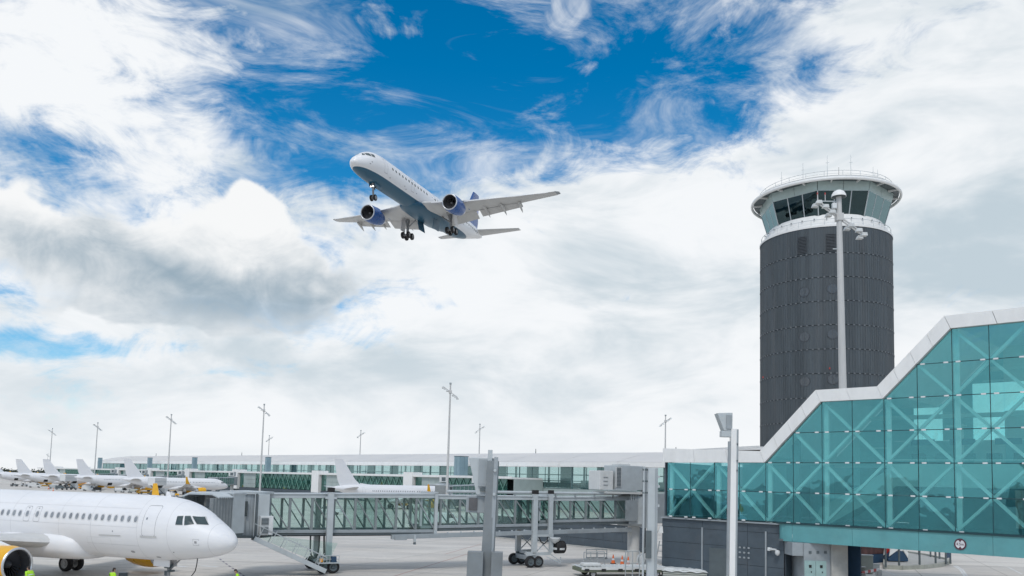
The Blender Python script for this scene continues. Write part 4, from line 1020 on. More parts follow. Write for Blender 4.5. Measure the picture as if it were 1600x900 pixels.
# right post with a smaller display housing
Y_ = 36.0; P0 = post_frame(1142, Y_)
gp3 = thing('guidance_post', 'pale steel post with tilted display box on top, before the dark blue wall', 'signal post', P0, 0)
zt = pz(1144, 670, Y_)
MB().box((.0, 0, zt / 2), (.24, .28, zt), None).build('post_shaft', 'white_paint', gp3, bevel=.012)
MB().box((.155, .03, zt / 2 - .02), (.10, .3, zt)).build('post_right_face', 'steel_grey', gp3, bevel=.01)  # grey strip paints the post's right face darker, as its shaded side
MB().box((-.16, .03, zt / 2 - .4), (.07, .2, zt - .3)).build('post_flange', 'steel_grey', gp3)
for py in (694, 720, 735): MB().box((.15, -.13, pz(1148, py, Y_)), (.06, .06, .06)).build('bolt', 'steel_dark', gp3)
za, zb_ = pz(1128, 673, Y_), pz(1128, 646, Y_)
hs = MB().plate([(-.72, -.1, zb_), (-.06, -.1, zb_ + .04), (-.06, -.1, za - .02), (-.42, -.1, za)], (0, 1, 0), .6).build('display_housing', 'steel_light', gp3, bevel=.015)
MB().box((-.22, -.13, (za + zb_) / 2), (.22, .04, .6)).build('housing_door', 'steel_grey', hs)
MB().box((-.3, .1, za - .14), (.44, .4, .26)).build('housing_bracket', 'steel_light', gp3, bevel=.015)
for o_, a in ((gp, 1.3), (gp3, .9)):
    o_.matrix_world = o_.matrix_world @ Matrix.Rotation(radians(a) * .6, 4, 'Y'); FRAME[o_.name] = o_.matrix_world.inverted()

# ------------------------------------------------------------------ glass link building on the right
BW, BH = 2.18, 2.20
BP = Vector((13.008, 69.0, 4.892))
bd = -jd                                             # along the facade, towards the camera
bnr = Vector((-cos(radians(46)), -sin(radians(46)), 0))   # outward, to the apron
gb = thing('glass_link_building', 'stepped building with turquoise glass wall, white roof edge and crossed braces', 'building', (BP.x, BP.y, 0), 0)
def G(n, r, off=0.0): return BP + bd * (BW * n) + Vector((0, 0, BH * r)) + bnr * off
NEND = 15
def top(n):
    return 2 if n <= 4 else (n - 2 if n <= 6 else (4 if n <= 8 else (n - 4 if n <= 10 else 6)))
def gplate(poly, off, t): return MB().plate([G(n, r, off) for n, r in poly], bnr, t)
ins = .012
for n in range(NEND):
    tl, tr = top(n), top(n + 1)
    for r in range(0, max(tl, tr)):
        if r + 1 <= min(tl, tr):
            poly = [(n + ins, r + ins), (n + 1 - ins, r + ins), (n + 1 - ins, r + 1 - ins), (n + ins, r + 1 - ins)]
        elif r < max(tl, tr) and tr > tl and r == tl:
            poly = [(n + 3 * ins, r + ins), (n + 1 - ins, r + ins), (n + 1 - ins, r + 1 - 3 * ins)]
        else: continue
        # each pane sits a hair out of true so that reflections break at the joints
        j = random.uniform(-.022, .022); j2 = random.uniform(-.022, .022)
        pts = [G(a, b_, j * (a - n - .5) + j2 * (b_ - r - .5)) for a, b_ in poly]
        MB().plate(pts, bnr, .02).build('glass_pane', 'teal_glass', gb, world=True)
        # bracing behind the pane
        if len(poly) == 4:
            e = [(n, r), (n + 1, r + 1)] if (n + r) % 2 == 0 else [(n + 1, r), (n, r + 1)]
            MB().beam(G(*e[0], -.30), G(*e[1], -.30), .17, .31, up=bnr).build('brace', 'brace_paint', gb, world=True)
        else:
            MB().beam(G(n, r, -.42), G(n + 1, r + 1, -.42), .16, .22, up=bnr).build('brace', 'brace_paint', gb, world=True)
        MB().beam(G(n, r, .0), G(n + 1, r, .0), .05, .035, up=bnr).build('transom', 'seam_dark', gb, world=True)
        for dn in (.17, .83):
            if r > 0 or random.random() < .5:
                MB().box((0, 0, 0), (.28, .06, .10), Matrix.Rotation(atan2(bd.y, bd.x), 3, 'Z')).build('pane_clamp', 'lamp_white', gb).location = FRAME[gb.name] @ G(n + dn, r, .05)
for n in range(NEND + 1):
    MB().beam(G(n, 0, .0), G(n, top(n), .0), .035, .05, up=bnr).build('mullion', 'seam_dark', gb, world=True)
    if n % 2 == 0:
        MB().beam(G(n + .07, -.1, -.45), G(n + .07, top(n), -.45), .30, .20, up=bnr).build('column', 'brace_paint', gb, world=True)
# white roof edge, in lengths
pts2 = [(-.15, 2.0), (4, 2.0), (6, 4.0), (8, 4.0), (10, 6.0), (NEND, 6.0)]
mp = [Vector((a * BW, b_ * BH)) for a, b_ in pts2]
def miter(i, d):
    p = mp[i]
    dirs = []
    if i > 0: dirs.append((mp[i] - mp[i-1]).normalized())
    if i < len(mp) - 1: dirs.append((mp[i+1] - mp[i]).normalized())
    ns = [Vector((-a.y, a.x)) for a in dirs]
    b_ = sum(ns, Vector((0, 0))).normalized()
    return p + b_ * (d / b_.dot(ns[0]))
for i in range(len(mp) - 1):
    d0 = d1 = .86
    if i == 0: d0 = d1 = 1.15
    if i == 1: d0 = 1.15 if False else .86
    a0, a1 = mp[i], mp[i+1]
    b0, b1 = miter(i, d0 if i else 1.15), miter(i + 1, .86)
    nseg = {0: 3, 1: 4, 2: 2, 3: 4, 4: 4}[i]
    for j in range(nseg):
        t0, t1 = j / nseg + .0015, (j + 1) / nseg - .0015
        q4 = [a0.lerp(a1, t0), a0.lerp(a1, t1), b0.lerp(b1, t1), b0.lerp(b1, t0)]
        MB().plate([G(v.x / BW, v.y / BH, -.05 + .004 * (i % 2)) for v in q4], bnr, .32).build('roof_edge_panel', 'white_paint', gb, world=True)
    # roof sheet running back
    c0, c1 = b0.lerp(a0, .12), b1.lerp(a1, .12)
    MB().plate([G(c0.x / BW, c0.y / BH, -.10), G(c1.x / BW, c1.y / BH, -.10), G(c1.x / BW, c1.y / BH, -13.0), G(c0.x / BW, c0.y / BH, -13.0)], (0, 0, -1), .25).build('roof_sheet', 'white_paint', gb, world=True)
# behind the first bays the low roof rises away
MB().add([G(-.15, 2.45, -.3), G(4.2, 2.45, -.3), G(4.2, 2.85, -12), G(-.15, 2.85, -12), G(-.15, 2.1, -12), G(4.2, 2.1, -12)], [(0, 1, 2, 3), (3, 2, 5, 4)]).build('roof_sheet', 'roof_panel', gb, world=True)
for n_ in (.9, 2.4):
    MB().beam(G(n_, 2.47, -.4), G(n_, 2.87, -12), .08, .10).build('roof_seam', 'offwhite', gb, world=True)
# inside: floor, rear wall, ceiling, raised walkway, ramp
MB().plate([G(-.1, -.02, -.6), G(NEND, -.02, -.6), G(NEND, -.02, -13), G(-.1, -.02, -13)], (0, 0, -1), .3).build('floor_slab', 'inner_dark', gb, world=True)
for n in range(0, NEND, 1):
    hi_ = max(top(n), top(n + 1))
    for r_ in range(hi_):
        ya, yb = min(r_ + 1, top(n) + .33) if r_ < hi_ - 1 else top(n) + .33, min(r_ + 1, top(n + 1) + .33) if r_ < hi_ - 1 else top(n + 1) + .33
        if ya <= r_ + .02: ya = r_ + .02
        q_ = random.random()
        mt_ = ('inner_dark' if q_ < .5 else 'inner_wall') if r_ < 2 else ('inner_wall' if q_ < .62 else ('inner_light' if q_ < .82 else 'teal_glass'))
        MB().plate([G(n + .003, r_ + .003, -12.6), G(n + .997, r_ + .003, -12.6), G(n + .997, yb - .003, -12.6), G(n + .003, ya - .003, -12.6)], bnr, .1).build('rear_wall_panel', mt_, gb, world=True)
MB().plate([G(7.6, 1.55, -3.5), G(NEND, 1.55, -3.5), G(NEND, 1.55, -9), G(7.6, 1.55, -9)], (0, 0, -1), .55).build('walkway', 'inner_light', gb, world=True)
MB().plate([G(7.6, 1.55, -3.5), G(NEND, 1.55, -3.5), G(NEND, 2.02, -3.5), G(7.6, 2.02, -3.5)], bnr, .04).build('walkway_parapet', 'inner_light', gb, world=True)
MB().plate([G(5.0, 0.0, -3.6), G(5.6, 0.0, -3.6), G(7.8, 1.3, -3.6), G(7.8, 2.0, -3.6), G(5.2, .5, -3.6)], -bnr, 2.2).build('ramp', 'inner_light', gb, world=True)
MB().plate([G(7.8, 0, -6), G(11.2, 0, -6), G(11.2, 1.3, -6), G(7.8, 1.3, -6)], bnr, .1).build('inner_screen', 'inner_dark', gb, world=True)
MB().plate([G(11.35, .15, -2.2), G(13.2, .15, -2.2), G(13.2, 1.25, -2.2), G(11.35, 1.25, -2.2)], bnr, .1).build('inner_panel', 'inner_pink', gb, world=True)
for a_, b_, c__ in ((11.75, .75, .28), (11.9, .3, .45)):
    MB().spin([(-.5, .05), (-.3, c__), (.1, c__), (.5, .1)], G(a_, b_, -1.8), 'z', 12).build('display_stand', 'inner_dark', gb, world=True, smooth=50)
for n_, r_ in ((9.3, 3.3), (11.3, 3.6), (12.6, 4.4), (6.9, 2.6), (10.4, 4.7)):
    MB().box(G(n_, r_, -6), (1.3, .25, .10), Matrix.Rotation(atan2(bd.y, bd.x), 3, 'Z')).build('ceiling_lamp', 'inner_light', gb, world=True)
for n_, hgt in ((9.25, 3.4), (11.7, 4.2), (6.85, 1.9), (13.4, 4.0)):
    MB().tube(G(n_, 0, -7.5), G(n_, hgt, -7.5), .16).build('inner_column', 'inner_light', gb, world=True)
for n_ in (1.0, 2.35):
    MB().plate([G(n_, 0, -4), G(n_ + .9, 0, -4), G(n_ + .9, .95, -4), G(n_, .95, -4)], bnr, .1).build('inner_screen', 'inner_dark', gb, world=True)
MB().plate([G(4.75, 0, -1.2), G(5.02, 0, -1.2), G(5.02, 2.9, -1.2), G(4.75, 2.6, -1.2)], bnr, .3).build('inner_shaft', 'inner_dark', gb, world=True)
for n_ in (6.2, 8.4, 9.6, 10.9, 12.2):          # signs, seats and lamps within
    MB().box(G(n_, 2.75 if n_ > 8 else 1.2, -5), (1.6, .12, .42), Matrix.Rotation(atan2(bd.y, bd.x), 3, 'Z')).build('hanging_sign', 'blue_dark', gb, world=True)
for i in range(9):
    MB().box(G(8.2 + i * .75, 2.28, -5.5), (.9, .5, .5), Matrix.Rotation(atan2(bd.y, bd.x), 3, 'Z')).build('seat', 'inner_dark', gb, world=True, bevel=.05)
MB().beam(G(7.6, 2.15, -3.45), G(NEND, 2.15, -3.45), .06, .06).build('inner_rail', 'brace_paint', gb, world=True)
for r_ in (3.7, 5.2):
    MB().beam(G(6.2 if r_ < 4 else 10.1, r_, -8), G(NEND, r_, -8), .5, .3).build('ceiling_beam', 'inner_light', gb, world=True)
# end wall towards the jet bridge
MB().plate([G(-.1, 0, -.1), G(-.1, 2, -.1), G(-.1, 2, -13), G(-.1, 0, -13)], -bd, .12).build('end_wall', 'slate_panel', gb, world=True)
for i in range(7):
    MB().plate([G(-.18, .02, -.25 - i * .6), G(-.18, 1.75, -.25 - i * .6), G(-.18, 1.75, -.7 - i * .6), G(-.18, .02, -.7 - i * .6)], -bd, .06).build('end_louvre', 'steel_grey', gb, world=True)
# corridor joining the pivot to the building
ca, cb_ = JB + JE * 1.6, G(-.1, 0, -7)
cl = MB().beam(Vector((ca.x, ca.y + 1.0, 5.1)), Vector((cb_.x, cb_.y, 5.6)), 2.4, 2.7).build('link_corridor', 'steel_grey', gb, world=True, bevel=.03)
# dark clad ground floor
zt_ = -.10
MB().plate([G(-.3, -2.21, -.32), G(4.6, -2.21, -.32), G(4.6, zt_, -.32), G(-.3, zt_, -.32)], -bnr, .3).build('ground_wall', 'tower_joint', gb, world=True)
cuts = [-.3, 1.45, 3.25, 4.6]; rows = [-2.2, -1.55, -.95, -.40, zt_ - .005]
for i in range(3):
    for j in range(4):
        MB().plate([G(cuts[i] + .006, rows[j] + .006, -.31), G(cuts[i+1] - .006, rows[j] + .006, -.31), G(cuts[i+1] - .006, rows[j+1] - .006, -.31), G(cuts[i] + .006, rows[j+1] - .006, -.31)], bnr, .06).build('cladding_panel', 'slate_panel', gb, world=True)
MB().beam(G(-.3, zt_ + .03, -.2), G(4.62, zt_ + .03, -.2), .12, .30, up=bnr).build('wall_coping', 'steel_grey', gb, world=True)
for c__ in (1.45, 3.95):
    MB().beam(G(c__, -2.2, -.23), G(c__, -.35, -.23), .12, .10, up=bnr).build('downpipe', 'steel_grey', gb, world=True)
for i in range(5):
    for j in range(3):
        if j == 0 and i == 0: continue
        MB().box(G(2.62 + i * .17, -1.30 + j * .17, -.23), (.16, .05, .13), Matrix.Rotation(atan2(bd.y, bd.x), 3, 'Z')).build('vent_slot', 'steel_grey', gb, world=True)
MB().plate([G(1.75, -2.2, -.24), G(2.45, -2.2, -.24), G(2.45, -1.05, -.24), G(1.75, -1.05, -.24)], bnr, .05).build('service_door', 'steel_dark', gb, world=True)
cv = MB().box(G(4.12, -.93, -.1), (.22, .3, .24), Matrix.Rotation(atan2(bd.y, bd.x), 3, 'Z')).build('camera_bracket', 'lamp_white', gb, world=True)
MB().tube(G(4.12, -.93, 0.0), G(4.40, -.93, .1), .07, .07, 10).build('camera_arm', 'lamp_white', cv, world=True, smooth=40)
MB().spin([(-.28, .02), (-.22, .13), (-.08, .19), (.08, .17), (.14, .05)], G(4.45, -1.0, .12), 'z', 16).build('camera_dome', 'lamp_white', cv, world=True, smooth=50)
# turquoise floor beam with rounded near end
zb0, zb1 = -.05, -.62
def rpt(a): return None
for i, n in enumerate(range(5, NEND, 2)):
    MB().plate([G(n + .004, zb1, .1), G(n + 2 - .004, zb1, .1), G(n + 2 - .004, zb0, .1), G(n + .004, zb0, .1)], bnr, .12).build('floor_beam_panel', 'teal_beam', gb, world=True)
arc = [(4.42, -.75), (4.42, -.45), (4.45, -.2), (4.52, .02), (4.64, .15), (4.8, .21), (4.996, .22)]
MB().loft([[G(n_, zb1, o_) for n_, o_ in arc] , [G(n_, zb0, o_) for n_, o_ in arc]], False, False, loop=False).build('floor_beam_end', 'teal_beam', gb, world=True, smooth=40)
MB().plate([G(4.5, zb1 - .0, .16), G(NEND, zb1, .16), G(NEND, zb1, -13), G(4.5, zb1, -13)], (0, 0, 1), .15).build('soffit', 'steel_dark', gb, world=True)
MB().beam(G(4.45, zb0 + .02, .14), G(NEND, zb0 + .02, .14), .10, .32, up=bnr).build('sill', 'seam_dark', gb, world=True)
# lift core and recess below
MB().plate([G(4.62, -2.2, -3.4), G(6.6, -2.2, -3.4), G(6.6, zb1, -3.4), G(4.62, zb1, -3.4)], -bnr, .2).build('recess_wall', 'blue_dark', gb, world=True)  # dark blue puts the shadow of the recess into the wall colour
MB().plate([G(4.61, -2.2, -.4), G(4.61, zb1, -.4), G(4.61, zb1, -3.4), G(4.61, -2.2, -3.4)], bd, .05).build('recess_side', 'slate_panel', gb, world=True)
Yc = 60.4
def XZ(px, py, Y=Yc): return at(px, py, Y)
def bxp(name, px0, px1, Y, dep, z0, z1, mat, par, bevel=0.0):
    a_, b_ = at(px0, 850, Y).x, at(px1, 850, Y).x
    return MB().box(((a_ + b_) / 2, Y + dep / 2, (z0 + z1) / 2), (abs(b_ - a_), dep, z1 - z0)).build(name, mat, par, world=True, bevel=bevel)
zs = G(4.5, zb1).z
core = bxp('lift_core', 1256, 1298, Yc, 3.0, 0, zs - .02, 'steel_grey', gb)
bxp('lift_core', 1238, 1256, Yc + .1, 2.5, zs - .95, zs - .02, 'steel_grey', gb)
bxp('core_pier', 1299, 1325, Yc - .2, 3.0, 0, zs - .02, 'concrete', gb, .03)
dz = at(1270, 876, Yc).z
for px0, px1 in ((1257, 1274), (1274.5, 1291)):
    d_ = bxp('core_door', px0, px1, Yc - .08, .07, 0, dz, 'door_teal', gb)
    bxp('door_grille', (px0 + px1) / 2 - 1.5, (px0 + px1) / 2 + 2.5, Yc - .11, .03, dz - .5, dz - .3, 'rubber', d_)
    bxp('door_lock', (px0 + px1) / 2 + 1.5, (px0 + px1) / 2 + 2.8, Yc - .11, .03, dz - .85, dz - .75, 'rubber', d_)
for px, s_ in ((1266, .5), (1278, .7), (1290, 1)):
    bxp('wall_notice', px - 2, px + 2, Yc - .05, .04, at(px, 865, Yc).z, at(px, 861, Yc).z, 'steel_dark', gb)
# height limit disc on the beam
sg = thing('height_limit_sign', 'round plum rimmed height limit sign on the turquoise floor beam', 'sign', G(10.15, -.35, .25), atan2(bd.y, bd.x))
MB().spin([(0, .36), (-.02, .36), (-.02, .02)], (0, 0, 0), 'y', 36, False, False).build('sign_rim', 'sign_plum', sg)
MB().spin([(-.024, .275), (-.024, .005)], (0, 0, 0), 'y', 36).build('sign_face', 'sign_white', sg)
for s_ in (-1, 1):
    MB().plate([(-.10, -.03, s_ * .27), (.10, -.03, s_ * .27), (0, -.03, s_ * .13)], (0, -1, 0), .004).build('sign_arrow', 'sign_plum', sg)
fc_ = bpy.data.curves.new('height_text', 'FONT'); fc_.body = '4.5m'; fc_.size = .23; fc_.align_x = 'CENTER'; fc_.align_y = 'CENTER'; fc_.extrude = .002
fo = bpy.data.objects.new('height_text_curve', fc_); COL.objects.link(fo)
me = bpy.data.meshes.new_from_object(fo.evaluated_get(bpy.context.evaluated_depsgraph_get()))
bpy.data.objects.remove(fo)
me.materials.clear(); me.materials.append(MT['sign_plum'])
tx = bpy.data.objects.new('height_text', me); COL.objects.link(tx); tx.parent = sg
tx.matrix_local = Matrix.Translation((0, -.034, 0)) @ Matrix.Rotation(radians(90), 4, 'X'); FRAME[tx.name] = FRAME[sg.name]

# ------------------------------------------------------------------ road and island seen below the link building
def flat(name, pts, mat, z): return tag(MB().add([Vector((p.x, p.y, z)) for p in pts], [tuple(range(len(pts)))]).build(name, mat), kind='structure')
isl = [gnd(1380, 889), gnd(1410, 890.5), gnd(1445, 889), gnd(1472, 886), gnd(1487, 881), gnd(1480, 877), gnd(1445, 870), gnd(1418, 866), gnd(1380, 862)]
ik = thing('traffic_island', 'low concrete kerbed island with a railing, under the turquoise floor beam', 'traffic island', (isl[4].x, isl[4].y, 0))
cen = sum(isl, Vector((0, 0, 0))) / len(isl)
for i in range(len(isl)):
    a_, b_ = isl[i], isl[(i + 1) % len(isl)]
    nseg = max(1, round((b_ - a_).length / 2.0))
    for j in range(nseg):
        p_, q_ = a_.lerp(b_, (j + .01) / nseg), a_.lerp(b_, (j + .99) / nseg)
        inn = (cen - (p_ + q_) / 2).normalized() * .4
        MB().slab([p_, q_, q_ + inn, p_ + inn], 0, .38).build('kerb_stone', 'kerb', ik, world=True)
MB().slab([p + (cen - p).normalized() * .41 for p in isl], 0, .22).build('island_paving', 'concrete', ik, world=True)
rl = thing('island_railing', 'dark steel post railing standing on the traffic island', 'railing', (isl[4].x, isl[4].y, 0))
for px, py, t_ in ((1384, 885, 847), (1405, 885, 848), (1437, 883, 850), (1462, 881, 853), (1454, 869, 850), (1468, 872, 851), (1436, 866, 848), (1478, 880, 852), (1485, 879, 853)):
    p_ = gnd(px, py, .3); MB().box((p_.x, p_.y, 1.65), (.14, .14, 2.9)).build('rail_post', 'steel_dark', rl, world=True)
pa, pb = gnd(1478, 880, .3), gnd(1485, 879, .3)
MB().beam(Vector((pa.x, pa.y, 1.9)), Vector((pb.x, pb.y, 1.9)), .06, 2.2).build('gate_leaf', 'blue_dark', rl, world=True)
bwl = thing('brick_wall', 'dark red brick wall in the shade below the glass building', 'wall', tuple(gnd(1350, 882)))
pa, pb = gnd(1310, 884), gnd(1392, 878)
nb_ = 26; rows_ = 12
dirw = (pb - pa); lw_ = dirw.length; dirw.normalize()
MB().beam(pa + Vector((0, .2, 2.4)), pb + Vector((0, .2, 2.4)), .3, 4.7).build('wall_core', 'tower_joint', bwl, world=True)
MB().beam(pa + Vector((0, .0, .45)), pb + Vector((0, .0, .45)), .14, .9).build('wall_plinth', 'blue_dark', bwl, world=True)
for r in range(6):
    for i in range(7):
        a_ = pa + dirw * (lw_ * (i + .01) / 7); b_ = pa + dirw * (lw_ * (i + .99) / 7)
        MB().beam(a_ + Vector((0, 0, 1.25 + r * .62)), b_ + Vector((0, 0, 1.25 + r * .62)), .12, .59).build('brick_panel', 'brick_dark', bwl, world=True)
rp = thing('red_door_frame', 'red painted door frame at the end of the dark brick wall', 'door frame', tuple(gnd(1387, 880)))
for px in (1384.5, 1393):
    p_ = gnd(px, 879); MB().box((p_.x, p_.y - .25, 2.4), (.42, .3, 2.9 if px < 1390 else 2.6)).build('frame_post', 'red_paint', rp, world=True)
p_ = gnd(1389, 879); MB().box((p_.x, p_.y - .2, 3.7), (1.0, .25, .3)).build('frame_head', 'red_paint', rp, world=True)
# white mobile ramp with dark underside
p_ = gnd(1402, 881)
wr_ = thing('loading_ramp', 'small white sided loading ramp on the traffic island by the railing', 'ramp', (p_.x, p_.y, .22))
for s_, y_ in ((-1, -.4), (1, .9)):
    MB().plate([(-1.0, y_, .55), (-.9, y_, 1.2), (-.1, y_, 2.0), (.35, y_, 2.05), (1.0, y_, .9), (.9, y_, .45), (.45, y_, 1.25), (-.05, y_, 1.25)], (0, 1, 0), .08).build('ramp_side', 'white_paint', wr_)
MB().loft([[Vector((-1.05, y, z)) for y, z in ((-.3, .06), (.8, .06), (.8, .3), (-.3, .3))], [Vector((-.4, y, z)) for y, z in ((-.3, .06), (.8, .06), (.8, 1.1), (-.3, 1.1))], [Vector((.5, y, z)) for y, z in ((-.3, .06), (.8, .06), (.8, 1.1), (-.3, 1.1))], [Vector((1.0, y, z)) for y, z in ((-.3, .06), (.8, .06), (.8, .4), (-.3, .4))]]).build('ramp_body', 'blue_dark', wr_, bevel=.05)
MB().box((.1, .2, 2.35), (.45, .4, .6)).build('ramp_lamp', 'rubber', wr_, bevel=.05)
for i, (a_, b_) in enumerate((((1490, 884), (1500, 890)), ((1500, 890), (1507, 900)))):
    for o_ in (0, 4): strip('road_line', gnd(a_[0] + o_, a_[1]), gnd(b_[0] + o_, b_[1]), .18, 'line_white')
for a_, b_ in (((1500, 860), (1530, 864)), ((1490, 864), (1500, 864)), ((1545, 880), (1575, 886)), ((1575, 886), (1597, 897)), ((1384, 893), (1400, 899))):
    strip('road_line', gnd(*a_), gnd(*b_), .16, 'line_white')

# ------------------------------------------------------------------ control tower
TC = at(1290, 600, 145.0); TC = Vector((TC.x, 145.0, 0))
tw = thing('control_tower', 'round dark clad control tower with glazed cab and white ring roof', 'tower', tuple(TC), -atan2(TC.x, TC.y))
RB = 11.0
ZB = 51.0
storeys = [0.0] + [ZB - 4.0 * i - 4.6 for i in range(11, -1, -1) if ZB - 4.0 * i - 4.6 > 1.5] + [ZB]
NRIB = 150
MB().spin([(0, RB - .25), (ZB - .1, RB - .25), (ZB - .1, .1)], (0, 0, 0), 'z', 96).build('tower_core', 'tower_joint', tw, smooth=30)
for i in range(len(storeys) - 1):
    z0, z1 = storeys[i] + .05, storeys[i + 1] - .05
    prof = []
    for j in range(NRIB):
        for da, r in ((0, RB - .02), (.62, RB - .02), (.68, RB + .035), (.95, RB + .035)):
            a = 2 * pi * (j + da) / NRIB; prof.append((r * cos(a), r * sin(a)))
    m2 = MB().loft([[Vector((x, y, z0)) for x, y in prof], [Vector((x, y, z1)) for x, y in prof]], False, False)
    m2.build('cladding_ring', 'tower_panel', tw)
    if 0 < i:
        cl = MB()
        for j in range(NRIB):
            if j % 2: continue
            a = 2 * pi * (j + .3) / NRIB
            cl.box((( RB + .03) * cos(a), (RB + .03) * sin(a), storeys[i]), (.10, .30, .20), Matrix.Rotation(a, 3, 'Z'))
        c_ = cl.build('clip_ring', 'tower_clip', tw); c_['kind'] = 'stuff'
# round windows
for px, py in ((1259, 452), (1301, 450), (1259, 523), (1301, 521), (1259.5, 594), (1301, 592), (1260, 664)):
    dxx = (px - 1290) / 102.0 * RB * .97; a = asin(max(-1, min(1, dxx / RB)))
    yl = -RB * cos(a)
    z = at(px, py, 145.0 + yl).z
    ax = Matrix.Rotation(a, 4, 'Z')
    fr_ = MB().spin([(-.075, .88), (-.075, .78), (.2, .78), (.2, .88), (-.075, .88)], (0, 0, 0), 'y', 28).build('round_window', 'tower_louvre', tw)
    fr_.matrix_local = Matrix.Translation((dxx * .997, yl * .997, z)) @ ax
    gl = MB().spin([(-.055, .79), (-.055, .01)], (0, 0, 0), 'y', 28).build('window_pane', 'porthole_glass', fr_)
    MB().box((0, -.06, 0), (.06, .03, 1.56)).build('window_bar', 'tower_louvre', fr_)
# maintenance louvres near the top
for px in (1257, 1299):
    dxx = (px - 1290) / 102.0 * RB; a = asin(dxx / RB)
    for j in range(12):
        MB().box((0, 0, 0), (1.5, .1, .13)).build('louvre', 'tower_louvre', tw).matrix_local = Matrix.Translation((dxx * 1.01, -RB * cos(a) * 1.01, 46.8 + j * .25)) @ Matrix.Rotation(a, 4, 'Z')
# white collar and cab
MB().spin([(ZB - .12, RB + .1), (ZB + .22, RB + .12), (ZB + .25, RB - .25), (ZB + .9, RB - .75), (ZB + 1.55, 10.15), (ZB + 2.4, 9.6), (ZB + 2.4, .1)], (0, 0, 0), 'z', 80).build('white_collar', 'white_paint', tw, smooth=25)
OCT = [radians(-90 + 17 + 22.5 + 45 * i) for i in range(8)]
RW0, RW1, ZW0, ZW1, ZSP = 9.75, 10.9, 53.3, 57.25, 58.75
def oc(i, r, z): a = OCT[i % 8]; return Vector((r * cos(a), r * sin(a), z))
MB().loft([[oc(i, 8.6, ZW0) for i in range(8)], [oc(i, 9.2, ZSP) for i in range(8)]]).build('cab_interior', 'cab_inside', tw)
for i in range(8):
    a0, a1, b0, b1 = oc(i, RW0, ZW0), oc(i + 1, RW0, ZW0), oc(i, RW1, ZW1), oc(i + 1, RW1, ZW1)
    nrm = (a1 - a0).cross(b0 - a0).normalized()
    for j in range(3):
        t0, t1 = j / 3 + .012, (j + 1) / 3 - .012
        MB().plate([a0.lerp(a1, t0), a0.lerp(a1, t1), b0.lerp(b1, t1), b0.lerp(b1, t0)], nrm, .04).build('cab_pane', 'cab_glass', tw)
        if j: MB().beam(a0.lerp(a1, j / 3), b0.lerp(b1, j / 3), .16, .12, up=nrm).build('cab_mullion', 'steel_light', tw)
    MB().beam(a0, b0, .16, .16).build('cab_mullion', 'steel_light', tw)
    c0, c1 = oc(i, RW1 + .35, ZSP), oc(i + 1, RW1 + .35, ZSP)
    for j in range(2):
        MB().plate([b0.lerp(b1, j / 2 + .004), b0.lerp(b1, (j + 1) / 2 - .004), c0.lerp(c1, (j + 1) / 2 - .004), c0.lerp(c1, j / 2 + .004)], nrm, .06).build('cab_band_panel', 'cab_band', tw)
    MB().beam(b0.lerp(b1, .01), b0.lerp(b1, .99), .1, .1).build('cab_sill', 'steel_light', tw)
RR = 12.45
MB().spin([(ZSP + .02, 9.0), (ZSP + .02, RR - .3)], (0, 0, 0), 'z', 72).build('roof_soffit', 'steel_dark', tw)
MB().spin([(ZSP + .1, RR - .35), (ZSP + .42, RR - .3), (ZSP + .62, 10), (ZSP + .9, 3), (ZSP + .95, .1)], (0, 0, 0), 'z', 72).build('roof_deck', 'offwhite', tw, smooth=30)
MB().spin([(ZSP - .18 + .30 * sin(t), RR + .22 * cos(t)) for t in [2 * pi * i / 14 for i in range(15)]], (0, 0, 0), 'z', 96).build('roof_rim', 'white_paint', tw, smooth=60)
for j in range(16):
    a = 2 * pi * j / 16 + .1
    MB().beam((10.7 * cos(a), 10.7 * sin(a), ZSP - .14), (RR * cos(a), RR * sin(a), ZSP - .14), .22, .28).build('roof_bracket', 'white_paint', tw)
ringpt = lambda r, z, n_: [Vector((r * cos(2 * pi * i / n_), r * sin(2 * pi * i / n_), z)) for i in range(n_ + 1)]
MB().path(ringpt(11.2, ZSP + 1.55, 48), .035, 5).build('roof_rail', 'steel_light', tw)
MB().path(ringpt(11.2, ZSP + 1.05, 48), .025, 5).build('roof_rail', 'steel_light', tw)
for j in range(24):
    a = 2 * pi * j / 24; MB().tube((11.2 * cos(a), 11.2 * sin(a), ZSP + .4), (11.2 * cos(a), 11.2 * sin(a), ZSP + 1.55), .035, n=5).build('rail_post', 'steel_light', tw)
MB().path(ringpt(RB - .2, ZB + 1.25, 64), .04, 5).build('collar_rail', 'steel_light', tw)
for j in range(32):
    a = 2 * pi * j / 32; MB().tube(((RB - .2) * cos(a), (RB - .2) * sin(a), ZB + .3), ((RB - .2) * cos(a), (RB - .2) * sin(a), ZB + 1.25), .03, n=5).build('rail_post', 'steel_light', tw)
for j in range(14):
    a = radians(-165 + j * 11); r = 10.35
    MB().box((r * cos(a), r * sin(a), ZB + 1.5), (.16, .22, .2)).build('collar_lamp', 'steel_dark', tw)
for dx, dy, hg in ((-7, -6, 3.6), (-3.4, -8, 4.0), (.5, -9, 4.6), (4.2, -8.4, 4.4), (2.3, -9.3, 2.2), (7.8, -5, 3.2), (8.6, -3, 3.4), (-9.4, -3, 1.6)):
    an = MB().tube((dx, dy, ZSP + .5), (dx, dy, ZSP + .5 + hg), .05, .025, 6)
    if hg > 3: an.tube((dx - .3, dy, ZSP + .1 + hg * .8), (dx + .3, dy, ZSP + .1 + hg * .8), .025, n=5)
    an.build('aerial', 'steel_light' if hg != 2.2 else 'rubber', tw)
